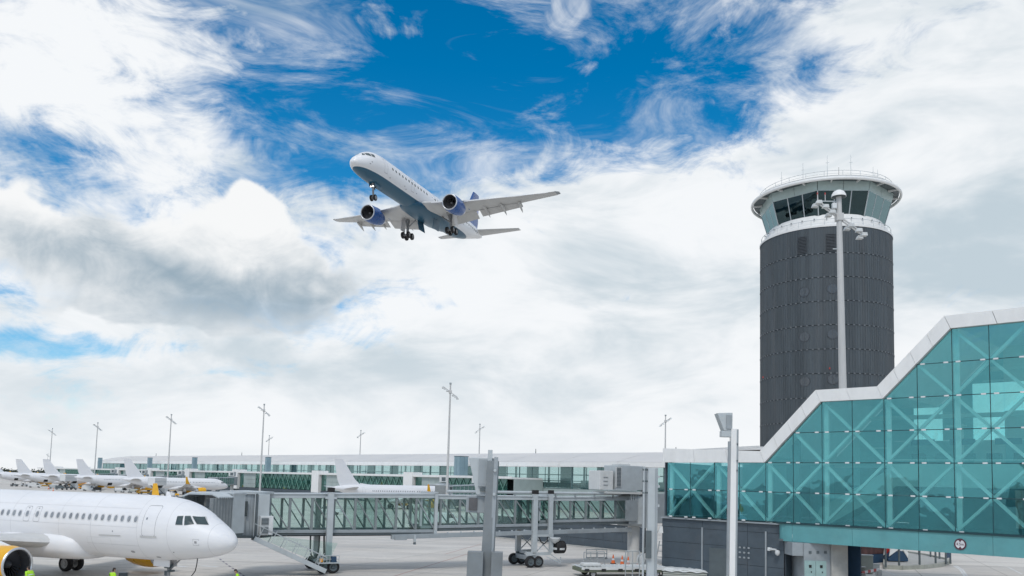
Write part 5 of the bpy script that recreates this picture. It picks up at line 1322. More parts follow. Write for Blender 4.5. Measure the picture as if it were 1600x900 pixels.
for px, py in ((1296, 575), (1194, 585)):
    a = asin((px - 1290) / 102.0 * .99); z = at(px, py, 145 - RB * cos(a)).z
    MB().box((RB * sin(a), -RB * cos(a) - .12, z), (.18, .2, .3)).build('wall_light', 'beacon_red', tw)

# ------------------------------------------------------------------ floodlight masts
def mast_parts(root, H, rp, bar, dome, ls=1.0):
    MB().tube((0, 0, 0), (0, 0, H), rp, rp * .55, 14).build('mast_pole', 'mast_grey', root, smooth=40)
    hz = H - .8 * bar * .55
    t_ = radians(-36)
    dx, dz_ = cos(t_), sin(t_)
    for y_ in (-.32 * ls, .32 * ls):
        MB().beam((-bar * .5 * dx, y_, hz - bar * .5 * dz_), (bar * .5 * dx, y_, hz + bar * .5 * dz_), .14, .14).build('lamp_bar', 'mast_grey', root)
    for i, s_ in enumerate((-.5, -.36, -.2, .22, .38, .5)):
        for y_ in (-.75 * ls, .75 * ls) if i in (0, 2, 3, 5) else (-.9 * ls,):
            c0 = Vector((bar * s_ * dx, y_, hz + bar * s_ * dz_ - .25))
            l_ = MB().loft([[c0 + Vector((a * .32, b_ * .28 - .12, .14)) * ls for a, b_ in ((-1, -1), (1, -1), (1, 1), (-1, 1))], [c0 + Vector((a * .44, b_ * .38 + .05, -.3)) * ls for a, b_ in ((-1, -1), (1, -1), (1, 1), (-1, 1))]]).build('floodlight', 'lamp_white', root, bevel=.02)
            MB().beam(c0 + Vector((0, -y_ * .5, .25)), c0 + Vector((0, 0, .1)), .06).build('lamp_bracket', 'steel_grey', l_)
    MB().box((0, 0, hz), (1.0 * ls, 1.0 * ls, 1.1 * ls)).build('carriage', 'mast_grey', root, bevel=.05)
    if dome:
        MB().spin([(H - .35, .3), (H - .35, .84), (H - .1, .80), (H + .22, .62), (H + .42, .3), (H + .47, .02)], (0, 0, 0), 'z', 28).build('mast_cap', 'white_paint', root, smooth=50)
        MB().spin([(H - .36, .1), (H - .36, .80)], (0, 0, 0), 'z', 28).build('cap_underside', 'steel_dark', root)
        MB().beam((-2.2, 0, H - .9), (-.2, 0, H - .9), .10).build('stay_rod', 'steel_light', root)
        for x_ in (-1.6, -2.5):
            l_ = MB().tube((x_, 0, H - .9), (x_, 0, H + .0), .05, .04, 8).build('lightning_rod', 'mast_grey', root); MB().tube((x_, 0, H - .1), (x_, 0, H + .12), .07, .06, 8).build('beacon', 'beacon_red', l_)
        MB().box((-.6, -.1, H - 1.5), (.5, .5, .7)).build('winch_box', 'lamp_white', root, bevel=.08)
        MB().tube((-.8, 0, H - 6.6), (-.1, 0, H - 6.6), .07, .07, 8).build('cable_hook', 'steel_light', root)
    else:
        MB().box((0, 0, H + .1), (.5, .5, .4)).build('mast_cap', 'steel_grey', root)
YM = 95.0
b0 = at(1317.5, 640, YM); t0 = at(1310.5, 303, YM)
HM = t0.z
slope = (t0.x - b0.x) / (t0.z - b0.z)
mbase = Vector((b0.x - slope * b0.z, YM, 0))
bm_ = thing('floodlight_mast', 'tall pale floodlight mast with white mushroom cap standing before the control tower', 'light mast', mat4=Matrix.Translation(mbase) @ Matrix.Rotation(math.atan(slope), 4, 'Y'), group='apron floodlight masts')
mast_parts(bm_, HM, .54, 6.4, True, .82)
m0 = None
for px, py, lab in ((704, 598, 'tallest slim floodlight mast behind the jet bridge, right of the lone parked tail'),
                    (413, 631, 'slim floodlight mast rising left of the lone tail, second tallest of the row'),
                    (268, 647, 'slim floodlight mast above the rightmost tail of the far row'),
                    (153, 660, 'slim floodlight mast near the left end of the far roof'),
                    (82, 669, 'slim floodlight mast second from the left edge, above the far tails'),
                    (421, 680, 'short looking mast behind the far roof just right of a taller mast'),
                    (564, 672, 'thin mast behind the far roof midway along it'),
                    (750, 662, 'thin mast behind the far roof right of the tallest mast'),
                    (1040, 648, 'thin mast behind the far roof left of the tilted display box'),
                    (75, 709, 'small distant mast at the far left beside a taller mast')):
    d_ = ray(px, py)
    h_ = 30.0
    Y_ = (h_ + .3 - CZ) / (d_.z / d_.y) if py < 700 else 640.0
    if py > 700: h_ = CZ + d_.z / d_.y * 640
    P_ = Vector((d_.x / d_.y * Y_, Y_, 0))
    behind = px in (421, 564, 750, 1040)
    if m0 is None:
        r_ = thing('floodlight_mast', lab, 'light mast', tuple(P_), 0, 'apron floodlight masts')
        mast_parts(r_, 30.0, .32, 4.2, False, .7); m0 = r_
    else:
        r_ = copy_tree(m0); r_['label'] = lab
        r_.matrix_world = Matrix.Translation(P_) @ rotz(pi if behind else random.uniform(-.4, .4)) @ Matrix.Scale(h_ / 30.0, 4)

# ------------------------------------------------------------------ far pier
O2 = Vector((-82.0, 325.5, 0))
def Q(t, dep, z): return O2 - jd * t + jn * dep + Vector((0, 0, z))     # t towards the right, dep away from the apron
def tq(px, dep=0.0):
    d_ = ray(px, 740); k_ = d_.x / d_.y; o = O2 + jn * dep
    return (k_ * o.y - o.x) / (-jd.x + k_ * jd.y)
TL, TR = tq(160), 210.0
hall = thing('far_terminal_hall', 'long terminal hall with pale curved roof and glazed upper wall behind parked airliners', 'terminal', tuple(Q(0, 0, 0)))
ZG0, ZG1, ZF, ZR = 6.0, 11.9, 13.3, 16.6
PW = 5.0
np_ = int((TR - TL) / PW)
for i in range(np_):
    t0, t1 = TL + PW * i, TL + PW * (i + 1)
    MB().plate([Q(t0 + .05, 0, ZG0), Q(t1 - .05, 0, ZG0), Q(t1 - .05, 0, ZG1), Q(t0 + .05, 0, ZG1)], -jn, .04).build('glass_pane', 'hall_glass', hall, world=True)
    MB().beam(Q(t0, -.02, ZG0), Q(t0, -.02, ZG1), .14 if i % 4 else .3, .14, up=jn).build('mullion', 'hall_frame', hall, world=True)
    # rear wall of the hall: frame round big clear openings
    if i % 3 != 2:
        MB().beam(Q(t0, 30, ZG0), Q(t0, 30, ZF), .5, .5, up=jn).build('rear_post', 'hall_frame', hall, world=True)
    else:
        MB().plate([Q(t0, 30, ZG0), Q(t1, 30, ZG0), Q(t1, 30, ZF), Q(t0, 30, ZF)], jn, .3).build('rear_panel', 'inner_wall', hall, world=True)
MB().beam(Q(TL, 30, 10.2), Q(TR, 30, 10.2), .3, .3).build('rear_rail', 'hall_frame', hall, world=True)
MB().beam(Q(TL, 30, 8.2), Q(TR, 30, 8.2), .3, .25).build('rear_rail', 'hall_frame', hall, world=True)
MB().beam(Q(TL, 30, 6.9), Q(TR, 30, 6.9), .4, 1.6).build('rear_parapet', 'inner_dark', hall, world=True)
MB().plate([Q(TL, 0.3, ZG0 - .1), Q(TR, 0.3, ZG0 - .1), Q(TR, 30, ZG0 - .1), Q(TL, 30, ZG0 - .1)], (0, 0, -1), .4).build('hall_floor', 'inner_dark', hall, world=True)
for i in range(14):
    t0 = TL + 20 + i * 26 + random.uniform(-5, 5)
    MB().plate([Q(t0, 14, ZG0), Q(t0 + 9, 14, ZG0), Q(t0 + 9, 14, ZG0 + 2.4), Q(t0, 14, ZG0 + 2.4)], jn, 2).build('shop_block', 'inner_wall', hall, world=True)
seg = 20.0; ns = int((TR - TL) / seg) + 1
rprof = [(-2.2, ZF), (1.5, ZF + .9), (6, ZF + 1.9), (11, ZF + 2.7), (16, ZR), (21, ZF + 2.7), (27, ZF + 1.5), (33, ZF - .2)]
for i in range(ns):
    t0, t1 = TL - 3 + seg * i + .06, TL - 3 + seg * (i + 1) - .06
    MB().loft([[Q(t0, a, z) for a, z in rprof], [Q(t1, a, z) for a, z in rprof]], False, False, loop=False).build('roof_panel', 'roof_panel', hall, world=True, smooth=40)
    MB().beam(Q(t0, -2.15, (ZG1 + ZF) / 2 + .02), Q(t1, -2.15, (ZG1 + ZF) / 2 + .02), .25, ZF - ZG1 - .1).build('eave_panel', 'white_paint', hall, world=True)
    MB().plate([Q(t0, -2.0, ZG1 + .05), Q(t1, -2.0, ZG1 + .05), Q(t1, .3, ZG1 + .05), Q(t0, .3, ZG1 + .05)], (0, 0, 1), .1).build('eave_soffit', 'offwhite', hall, world=True)
MB().loft([[Q(TL - 3, a, z) for a, z in rprof], [Q(TL - 3, a, z - 1.6) for a, z in rprof]], False, False, loop=False).build('roof_end', 'white_paint', hall, world=True)
MB().plate([Q(TL - .2, 0, 0), Q(TL - .2, 30, 0), Q(TL - .2, 30, ZF), Q(TL - .2, 16, ZR - 1), Q(TL - .2, 0, ZF - .8)], jd, .3).build('end_wall', 'pylon_blue', hall, world=True)
MB().plate([Q(TL, .1, 0), Q(TR, .1, 0), Q(TR, .1, ZG0 - .05), Q(TL, .1, ZG0 - .05)], jn, .3).build('base_wall', 'grey_screen', hall, world=True)
for px in (195, 325, 780, 1002):
    MB().tube(Q(tq(px), 16, ZR - .1), Q(tq(px), 16, ZR + 1.4), .15, .1, 6).build('roof_vent', 'steel_dark', hall, world=True)
# lower lounge strip
DL = -12.0
ZL = 8.7
lo = thing('far_gate_lounge', 'lower gate lounge with white roof edge, green glass and grey screens before the hall', 'terminal', tuple(Q(0, DL, 0)))
tl, tr = tq(60, DL), tq(803, DL)
blocks = [tq(p, DL) for p in (88, 130, 186, 236, 296, 371, 497, 642)]
MB().plate([Q(tl, DL - .8, ZL), Q(tr, DL - .8, ZL), Q(tr, -.3, ZL), Q(tl, -.3, ZL)], (0, 0, -1), .5).build('flat_roof', 'white_paint', lo, world=True)
nsg = int((tr - tl) / 14)
for i in range(nsg):
    a_, b_ = tl + (tr - tl) * (i + .003) / nsg, tl + (tr - tl) * (i + .997) / nsg
    MB().beam(Q(a_, DL - .75, ZL - .1), Q(b_, DL - .75, ZL - .1), .3, .62).build('roof_edge_panel', 'white_paint', lo, world=True)
MB().plate([Q(tl, DL + 4, 0), Q(tr, DL + 4, 0), Q(tr, DL + 4, ZL - .6), Q(tl, DL + 4, ZL - .6)], jn, .2).build('inner_wall', 'inner_dark', lo, world=True)
MB().plate([Q(tl, DL - .1, 0), Q(tr, DL - .1, 0), Q(tr, DL - .1, 2.6), Q(tl, DL - .1, 2.6)], jn, .3).build('ground_storey', 'slate_panel', lo, world=True)
MB().plate([Q(tr, DL, 0), Q(tr, -.2, 0), Q(tr, -.2, ZL - .55), Q(tr, DL, ZL - .55)], -jd, .2).build('end_wall', 'grey_screen', lo, world=True)
bl = blocks + [tr]
for bi, tb in enumerate(blocks):
    te = bl[bi + 1]
    MB().plate([Q(tb - 2.2, DL - 1.2, 2.0), Q(tb + 2.2, DL - 1.2, 2.0), Q(tb + 2.2, DL - 1.2, ZL + .95), Q(tb - 2.2, DL - 1.2, ZL + .95)], jn, 4).build('stair_block', 'white_paint', lo, world=True)
    t_ = tb + 2.4
    def pane(t0, t1, mat, nm):
        return MB().plate([Q(t0, DL, 2.7), Q(t1, DL, 2.7), Q(t1, DL, ZL - .45), Q(t0, DL, ZL - .45)], jn, .05).build(nm, mat, lo, world=True)
    pane(t_, t_ + 3.0, 'green_glass', 'glass_pane'); t_ += 3.1
    for j in range(3):
        for z0, z1 in ((2.7, 4.2), (4.25, 5.75), (5.8, ZL - .45)):
            MB().plate([Q(t_ + j * 3.1, DL - .1, z0), Q(t_ + j * 3.1 + 3.05, DL - .1, z0), Q(t_ + j * 3.1 + 3.05, DL - .1, z1), Q(t_ + j * 3.1, DL - .1, z1)], jn, .06).build('screen_panel', 'grey_screen', lo, world=True)
    t_ += 9.4
    n_ = max(2, int((te - 2.4 - t_) / 3.0)); w_ = (te - 2.4 - t_) / n_
    for j in range(n_):
        pane(t_ + j * w_ + .04, t_ + (j + 1) * w_ - .04, 'green_glass', 'glass_pane')
        e0, e1 = (2.8, ZL - .6) if j % 2 else (ZL - .6, 2.8)
        MB().beam(Q(t_ + j * w_, DL - .2, e0), Q(t_ + (j + 1) * w_, DL - .2, e1), .14, .14).build('brace', 'green_brace', lo, world=True)
        MB().beam(Q(t_ + j * w_, DL - .2, e1), Q(t_ + (j + 1) * w_, DL - .2, e0), .14, .14).build('brace', 'green_brace', lo, world=True)
# blue-grey shafts standing on the lounge roof
for i, (px, lab) in enumerate(((155, 'blue grey shaft at the left end of the far roof'), (233, 'blue grey shaft second from the left on the far lounge roof'), (303, 'blue grey shaft on the far lounge roof above the rightmost row airliner'), (418, 'blue grey shaft on the far lounge roof beside the second tallest mast'), (720, 'blue grey shaft with ribbed faces right of the tallest slim mast'))):
    tt = tq(px, -6)
    p_ = thing('service_shaft', lab, 'shaft', tuple(Q(tt, -6, ZL)), atan2(jn.y, jn.x), 'service shafts on the far lounge roof')
    MB().box((0, 0, 3.0), (3.4, 2.6, 6.0)).build('shaft_body', 'pylon_blue', p_, bevel=.05)
    if px < 700: p_.scale = (.55, .55, 1)
    for j in range(2):
        MB().box((-1.74, -.62 + j * 1.24, 3.0), (.08, 1.1, 5.8)).build('shaft_panel', 'pylon_blue', p_)
        MB().box((-.8 + j * 1.6, -1.34, 3.0), (1.4, .08, 5.8)).build('shaft_panel', 'pylon_blue', p_)
    MB().box((0, 0, 6.05), (3.6, 2.8, .15)).build('shaft_cap', 'steel_dark', p_)

# ------------------------------------------------------------------ jet bridges of the far gates
def far_bridge(door, base, lab):
    d_ = door - base; L_ = d_.length; a_ = atan2(d_.y, d_.x)
    b_ = thing('far_jet_bridge', lab, 'jet bridge', tuple(base), a_, 'jet bridges of the far gates')
    MB().spin([(3.4, .05), (3.4, 1.9), (6.6, 1.9), (6.8, .05)], (0, 0, 0), 'z', 20).build('pivot_drum', 'steel_grey', b_, smooth=30)
    MB().tube((0, 0, 0), (0, 0, 3.5), .6, .6, 14).build('pivot_column', 'offwhite', b_)
    MB().box((.2, 0, 7.7), (2.4, 2.0, 1.7)).build('air_handler', 'offwhite', b_, bevel=.05)
    MB().box((1.42, .2, 7.7), (.06, 1.1, 1.1)).build('louvre', 'steel_dark', b_)
    MB().beam((1.5, 0, 5.1), (L_ * .6, 0, 4.8), 2.5, .3).build('tunnel_floor', 'steel_grey', b_).location.z = -1.2
    for s_ in (-1, 1):
        MB().plate([(1.5, s_ * 1.25, 4.0), (L_ - 3.2, s_ * 1.25, 3.7), (L_ - 3.2, s_ * 1.25, 5.9), (1.5, s_ * 1.25, 6.2)], (0, s_, 0), .04).build('tunnel_glazing', 'tunnel_glass_dark', b_)
        n_ = 7
        for i in range(n_ + 1):
            x = 1.5 + (L_ - 4.7) * i / n_
            MB().beam((x, s_ * 1.3, 3.7), (x, s_ * 1.3, 6.1), .14).build('tunnel_post', 'steel_light', b_)
    MB().box((L_ / 2, 0, 6.2), (L_ - 3.4, 2.9, .22), Matrix.Rotation(.012, 3, 'Y')).build('tunnel_roof', 'steel_light', b_)
    MB().box((L_ / 2, 0, 3.68), (L_ - 3.4, 2.8, .3), Matrix.Rotation(.012, 3, 'Y')).build('tunnel_beam', 'steel_light', b_)
    MB().box((L_ - 1.9, 0, 4.85), (2.6, 3.4, 3.0)).build('cab', 'steel_light', b_, bevel=.08)
    MB().box((L_ - .45, 0, 4.8), (.9, 3.2, 2.8)).build('canopy', 'canvas_grey', b_, bevel=.08)
    MB().box((L_ - 1.9, -1.73, 5.2), (1.6, .06, 1.3)).build('cab_window', 'car_glass', b_)
    MB().box((L_ - 1.9, 1.73, 5.2), (1.6, .06, 1.3)).build('cab_window', 'car_glass', b_)
    lg = MB().box((L_ * .7, 0, .75), (.8, 3.4, .4)).box((L_ * .7, 0, 2.1), (.5, .5, 3)).build('leg', 'steel_grey', b_)
    for s_ in (-1, 1): wheel(lg, 'wheel', (L_ * .7, s_ * 1.6, .5), .5, .4)
    return b_
labs = ['jet bridge with boxy grey cab behind the lone tail seen above the near bridge', 'jet bridge at the nose of the rightmost airliner in the far row',
        'jet bridge at the nose of the second airliner of the far row', 'jet bridge at the nose of the third airliner of the far row', 'jet bridge at the nose of the fourth airliner of the far row']
for i, (s_, lab) in enumerate(far_labels[:5]):
    nose = T1 + jd * s_ + jn * 36
    dr_ = nose - jn * 5.0 + jd * 2.6
    base = nose + jn * 9.5 + jd * 15
    far_bridge(dr_, base, labs[i])
fb = at(632, 770, 222); 
far_bridge(gnd(700, 792) * .0 + Vector((at(689, 770, 196).x, 196, 0)), Vector((at(745, 770, 218).x, 218, 0)), 'jet bridge right of the lone parked airliner, its cab left of the wedge display')

# ------------------------------------------------------------------ dark ramp wall behind the jet bridge
pa, pb = gnd(768, 839), gnd(1004, 864.5)
rw_ = thing('ramp_wall', 'long dark blue grey retaining wall behind the near jet bridge', 'wall', tuple(pa))
dv = (pb - pa); lw_ = dv.length; dv.normalize(); nv = Vector((-dv.y, dv.x, 0))
if nv.y < 0: nv = -nv
n_ = 9
MB().beam(pa + nv * .3 + Vector((0, 0, 1.4)), pb + nv * .3 + Vector((0, 0, 1.4)), .4, 2.8).build('wall_core', 'tower_joint', rw_, world=True)
for i in range(n_):
    for j, (z0, z1) in enumerate(((.02, 1.0), (1.03, 1.95), (1.98, 2.85))):
        a_, b_ = pa + dv * (lw_ * (i + .004) / n_), pa + dv * (lw_ * (i + .996) / n_)
        MB().beam(a_ + Vector((0, 0, (z0 + z1) / 2)), b_ + Vector((0, 0, (z0 + z1) / 2)), .14, z1 - z0).build('wall_panel', 'slate_panel', rw_, world=True)
MB().beam(pa + Vector((0, 0, 2.98)), pb + Vector((0, 0, 2.98)), .5, .2).build('wall_coping', 'white_paint', rw_, world=True)
MB().beam(pa - nv * .35 + Vector((0, 0, .07)), pb - nv * .35 + Vector((0, 0, .07)), .5, .13).build('wall_kerb', 'concrete', rw_, world=True)

# far trees on the left horizon: one mass
fl = MB(); random.seed(3)
for c_ in range(26):
    cx = random.uniform(-470, -395); cyy = 700 + random.uniform(-20, 60); rr = random.uniform(3.5, 5.5)
    for i in range(220):
        d_ = Vector((random.gauss(0, 1), random.gauss(0, 1), random.gauss(0, .6)))
        p_ = Vector((cx, cyy, rr * .75)) + d_ * rr * .5
        s_ = random.uniform(.7, 1.6)
        a_, b_, e_ = (Vector((random.gauss(0, 1), random.gauss(0, 1), random.gauss(0, 1))).normalized() * s_ for _ in range(3))
        fl.add([p_ + a_, p_ + b_, p_ + e_], [(0, 1, 2)])
    fl.tube((cx, cyy, 0), (cx, cyy, rr * .8), .4, .2, 5)
tag(fl.build('far_wood', 'leaf_dark'), 'dark strip of distant trees on the left horizon', 'trees', kind='stuff')

# ------------------------------------------------------------------ vehicles and ground equipment
random.seed(11)
def car_wheels(root, xs, yw, r, w=.22):
    for x in xs:
        for s_ in (-1, 1): wheel(root, 'wheel', (x, s_ * yw, r), r, w)
def pickup(lab, loc, rz, body='van_white'):
    t = thing('pickup_truck', lab, 'pickup truck', loc, rz)
    prof = [(2.55, .45), (2.6, .8), (2.45, 1.05), (1.45, 1.15), (.75, 1.75), (-.75, 1.8), (-1.0, 1.15), (-2.65, 1.12), (-2.7, .5)]
    b_ = MB().plate([(x, -.9, z) for x, z in prof], (0, 1, 0), 1.8).build('body', body, t, bevel=.06)
    for s_ in (-1, 1):
        for x0, x1, x2, x3 in ((1.2, .35, .35, .72), (.25, -.6, -.6, .25)):
            MB().plate([(x0, s_ * .905, 1.18), (x1, s_ * .905, 1.18), (x2, s_ * .905, 1.66), (x3, s_ * .905, 1.66)], (0, s_, 0), .01).build('side_window', 'car_glass', t)
        MB().box((2.55, s_ * .62, .85), (.1, .35, .18)).build('headlight', 'lamp_white', t)
    MB().plate([(1.38, -.78, 1.2), (1.38, .78, 1.2), (.82, .72, 1.7), (.82, -.72, 1.7)], (.7, 0, .6), .02).build('windscreen', 'car_glass', t)
    MB().box((.1, 0, 1.88), (.3, 1.2, .12)).build('light_bar', 'amber', t)
    car_wheels(t, (1.65, -1.65), .82, .36)
    return t
def van(lab, loc, rz, body='van_white', grp=None):
    t = thing('service_van', lab, 'van', loc, rz, grp)
    prof = [(2.4, .4), (2.45, .95), (2.0, 1.15), (1.45, 1.95), (-2.35, 2.0), (-2.45, .4)]
    MB().plate([(x, -.92, z) for x, z in prof], (0, 1, 0), 1.84).build('body', body, t, bevel=.07)
    for s_ in (-1, 1):
        MB().plate([(1.75, s_ * .925, 1.2), (.75, s_ * .925, 1.2), (.75, s_ * .925, 1.8), (1.42, s_ * .925, 1.8)], (0, s_, 0), .01).build('side_window', 'car_glass', t)
    MB().plate([(1.98, -.8, 1.22), (1.98, .8, 1.22), (1.55, .75, 1.88), (1.55, -.75, 1.88)], (.8, 0, .5), .02).build('windscreen', 'car_glass', t)
    car_wheels(t, (1.5, -1.5), .84, .34)
    return t
def tractor(lab, loc, rz, body='yellow_paint', grp=None):
    t = thing('baggage_tractor', lab, 'baggage tractor', loc, rz, grp)
    MB().plate([(x, -.75, z) for x, z in ((1.4, .35), (1.45, .95), (.4, 1.05), (.3, .8), (-1.3, .85), (-1.4, .35))], (0, 1, 0), 1.5).build('body', body, t, bevel=.05)
    MB().box((-.5, 0, 1.95), (1.5, 1.4, .08)).build('canopy', body, t)
    for x in (.2, -1.2):
        for y in (-.65, .65): MB().tube((x, y, .9), (x, y, 1.93), .03).build('canopy_post', 'steel_dark', t)
    MB().box((-.5, 0, 1.1), (.5, 1.1, .5)).build('seat', 'rubber', t, bevel=.05)
    car_wheels(t, (.9, -.9), .7, .32)
    return t
def dolly(lab, loc, rz, load, grp=None):
    t = thing('baggage_dolly', lab, 'baggage dolly', loc, rz, grp)
    MB().box((0, 0, .5), (2.9, 1.5, .12)).build('deck', 'steel_grey', t)
    MB().beam((1.4, 0, .45), (2.4, 0, .35), .08).build('drawbar', 'steel_dark', t)
    MB().box((-1.38, 0, 1.1), (.06, 1.5, 1.1)).build('end_board', 'steel_light', t)
    MB().box((0, 0, 1.05), (2.5, 1.35, .95)).build('load_cover', load, t, bevel=.12)
    car_wheels(t, (1.0, -1.0), .6, .22, .15)
    return t
def belt_loader(lab, loc, rz, body='yellow_paint', grp=None):
    t = thing('belt_loader', lab, 'belt loader', loc, rz, grp)
    MB().plate([(x, -.9, z) for x, z in ((2.8, .35), (2.8, .85), (-2.6, .9), (-2.6, .35))], (0, 1, 0), 1.8).build('chassis', body, t, bevel=.05)
    MB().beam((-3.2, .25, .9), (3.6, .25, 2.5), .9, .22).build('belt', 'rubber', t)
    for y in (-.22, .72): MB().beam((-3.2, y, .95), (3.6, y, 2.55), .06, .3).build('belt_side', body, t)
    MB().box((1.0, -.62, 1.15), (.9, .5, .6)).build('driver_seat', 'steel_dark', t, bevel=.05)
    car_wheels(t, (1.8, -1.7), .82, .38)
    return t
def highlift(lab, loc, rz, grp=None):
    t = thing('catering_truck', lab, 'catering truck', loc, rz, grp)
    MB().box((0, 0, .85), (7.4, 2.2, .35)).build('chassis', 'steel_dark', t)
    MB().plate([(x, -1.15, z) for x, z in ((3.9, .6), (3.95, 1.4), (3.5, 2.5), (2.2, 2.5), (2.2, .6))], (0, 1, 0), 2.3).build('driver_cab', 'van_white', t, bevel=.08)
    MB().plate([(3.93, -1.0, 1.5), (3.93, 1.0, 1.5), (3.56, 1.0, 2.4), (3.56, -1.0, 2.4)], (1, 0, .4), .02).build('windscreen', 'car_glass', t)
    MB().box((-.6, 0, 4.6), (6.2, 2.4, 2.4)).build('box_body', 'van_white', t, bevel=.06)
    for x, d in ((-2.6, 1), (1.4, -1)):
        for y in (-.9, .9): MB().beam((-2.6, y, 1.0), (1.4, y, 3.4), .16).beam((-2.6, y, 3.4), (1.4, y, 1.0), .16).build('scissor_lift', 'steel_dark', t) if d > 0 else None
    for y in (-1.22, 1.22):
        MB().box((-.6, y, 4.6), (6.3, .05, .12)).build('box_rail', 'steel_light', t)
        for x in (-3.65, 2.45): MB().box((x, y, 4.6), (.12, .06, 2.42)).build('box_corner', 'steel_light', t)
    car_wheels(t, (2.7, -2.2), 1.0, .48, .3)
    return t
def cone(lab, loc, grp, s=1.0):
    t = thing('traffic_cone', lab, 'traffic cone', loc, 0, grp)
    MB().box((0, 0, .03 * s), (.42 * s, .42 * s, .06 * s)).build('cone_base', 'rubber', t)
    MB().spin([(.06 * s, .17 * s), (.3 * s, .12 * s)], (0, 0, 0), 'z', 14).spin([(.45 * s, .085 * s), (.75 * s, .03 * s), (.75 * s, .005)], (0, 0, 0), 'z', 14).build('cone_body', 'orange', t, smooth=50)
    MB().spin([(.3 * s, .121 * s), (.45 * s, .087 * s)], (0, 0, 0), 'z', 14).build('cone_band', 'lamp_white', t, smooth=50)
    return t
g2 = lambda px, py: (lambda p: (p.x, p.y, 0))(gnd(px, py))
pickup('white crew cab pickup seen through the near jet bridge glazing, under the lone tail', g2(512, 804), radians(178))
van('white van seen through the jet bridge, low behind its middle section', g2(694, 820), radians(5))
# around the far row
AG = 'equipment beside the far airliners'
highlift('white catering truck with raised box at the rightmost far airliner', (at(247, 760, 268).x, 268, 0), radians(80))
highlift('white catering truck with raised box at the third tail of the far row', (at(108, 752, 322).x, 322, 0), radians(80))
belt_loader('yellow belt loader under the fourth tail of the far row', g2(69, 760.5), radians(30))
belt_loader('orange belt loader right of the left catering truck', g2(121, 764), radians(60), 'amber')
van('white van parked left of the yellow belt loader', g2(54, 762), radians(20))
tractor('dark grey tractor alone on the apron, leftmost of the far equipment', g2(22, 760), radians(10), 'steel_dark')
tractor('pale tractor at the open hold of the farthest left airliner', g2(38, 760), radians(40), 'van_white')
dolly('loaded dolly between the yellow belt loader and the left catering truck', g2(83, 763.5), radians(15), 'steel_light')
dolly('dark loaded dolly just left of the left catering truck', g2(93, 765), radians(15), 'steel_dark')
van('white van right of the orange belt loader, below the second tail', g2(139, 767), radians(12))
dolly('dark dolly below the second tail of the far row', g2(152, 768), radians(10), 'rubber')
dolly('white covered dolly left of the white tractor below the rightmost tail', g2(185, 769.5), radians(14), 'van_white')
tractor('white tractor below the open hold of the second airliner', g2(197, 770), radians(30), 'van_white')
dolly('grey covered dolly right of the white tractor, under the rightmost tail', g2(209, 770.5), radians(8), 'seat_box')
belt_loader('yellow belt loader close to the yellow winglet tip', g2(226, 772), radians(55))
tractor('yellow tractor under the rightmost far airliner near its open hold', g2(272, 776), radians(20))
dolly('pale dolly behind the nearest airliner roof, right of the white wing tip', g2(266, 777.5), radians(12), 'van_white')
cone('orange cone left of the two on the far apron', g2(76, 764.5), 'far cones', 1.6)
cone('orange cone right of the two on the far apron', g2(83, 768), 'far cones', 1.6)

# equipment near the foot of the pivot column
def frame_rack(lab, p0, p1, h, n, mat, nm='barrier_frame', cat='barrier'):
    a_, b_ = Vector((p0.x, p0.y, 0)), Vector((p1.x, p1.y, 0))
    t = thing(nm, lab, cat, tuple(a_))
    for z in (h, h * .55, .12): MB().tube(a_ + Vector((0, 0, z)), b_ + Vector((0, 0, z)), .045, n=6).build('rail', mat, t, world=True)
    for i in range(n + 1):
        p_ = a_.lerp(b_, i / n); MB().tube(p_, p_ + Vector((0, 0, h)), .045, n=6).build('upright', mat, t, world=True)
    MB().beam(a_ + Vector((0, 0, .05)), b_ + Vector((0, 0, .05)), .5, .06).build('foot_plate', 'concrete', t, world=True)
    return t
frame_rack('pale tube barrier frame standing alone on the apron left of the cones', gnd(912, 887), gnd(944, 886), 1.35, 3, 'cage_grey')
frame_rack('pale tube frame behind the lone barrier, under the jet bridge', gnd(916, 873), gnd(948, 873), .9, 2, 'cage_grey')
frame_rack('tall tube guard frame left of the pivot column', gnd(977, 903), gnd(999, 903), 2.1, 2, 'cage_grey')
frame_rack('tube guard at the dark blue wall, left of two', gnd(1067, 902), gnd(1082, 901), 1.6, 2, 'cage_grey')
frame_rack('tube guard at the dark blue wall, beside the white power unit', gnd(1088, 899), gnd(1100, 898), 1.7, 2, 'cage_grey')
# flat loader with rollers, partly below the photo's edge
p_ = gnd(960, 900); 
pl = thing('pallet_loader', 'low pallet loader with pale roller deck on the apron below the jet bridge', 'pallet loader', (p_.x, p_.y, 0), radians(14))
MB().box((.6, 0, .55), (7.6, 2.4, .28)).build('deck_frame', 'olive', pl, bevel=.04)
MB().box((.6, -1.22, .72), (7.6, .12, .2)).build('side_rail', 'offwhite', pl)
MB().box((.6, 1.22, .72), (7.6, .12, .2)).build('side_rail', 'offwhite', pl)
for i in range(22): MB().tube((-3.0 + i * .34, -1.1, .76), (-3.0 + i * .34, 1.1, .76), .07, n=8).build('roller', 'lamp_white', pl, smooth=40)
for i in range(5): MB().box((-2.8 + i * 1.4, -1.3, .62), (.35, .1, .16)).build('stop_block', 'rubber', pl)
MB().box((-2.2, -.4, .95), (1.5, .9, .3)).build('canvas_roll', 'offwhite', pl, bevel=.1)
car_wheels(pl, (-2.2, 3.2), 1.0, .3)
p_ = gnd(1060, 903)
ps = thing('pallet_stack', 'pallets under a white sheet beside the slim middle post', 'pallets', (p_.x + .6, p_.y, 0), radians(-12))
for i in range(4): MB().box((0, 0, .1 + i * .17), (3.6, 1.6, .13)).build('pallet', 'seat_box', ps)
sh = MB(); n_ = 14
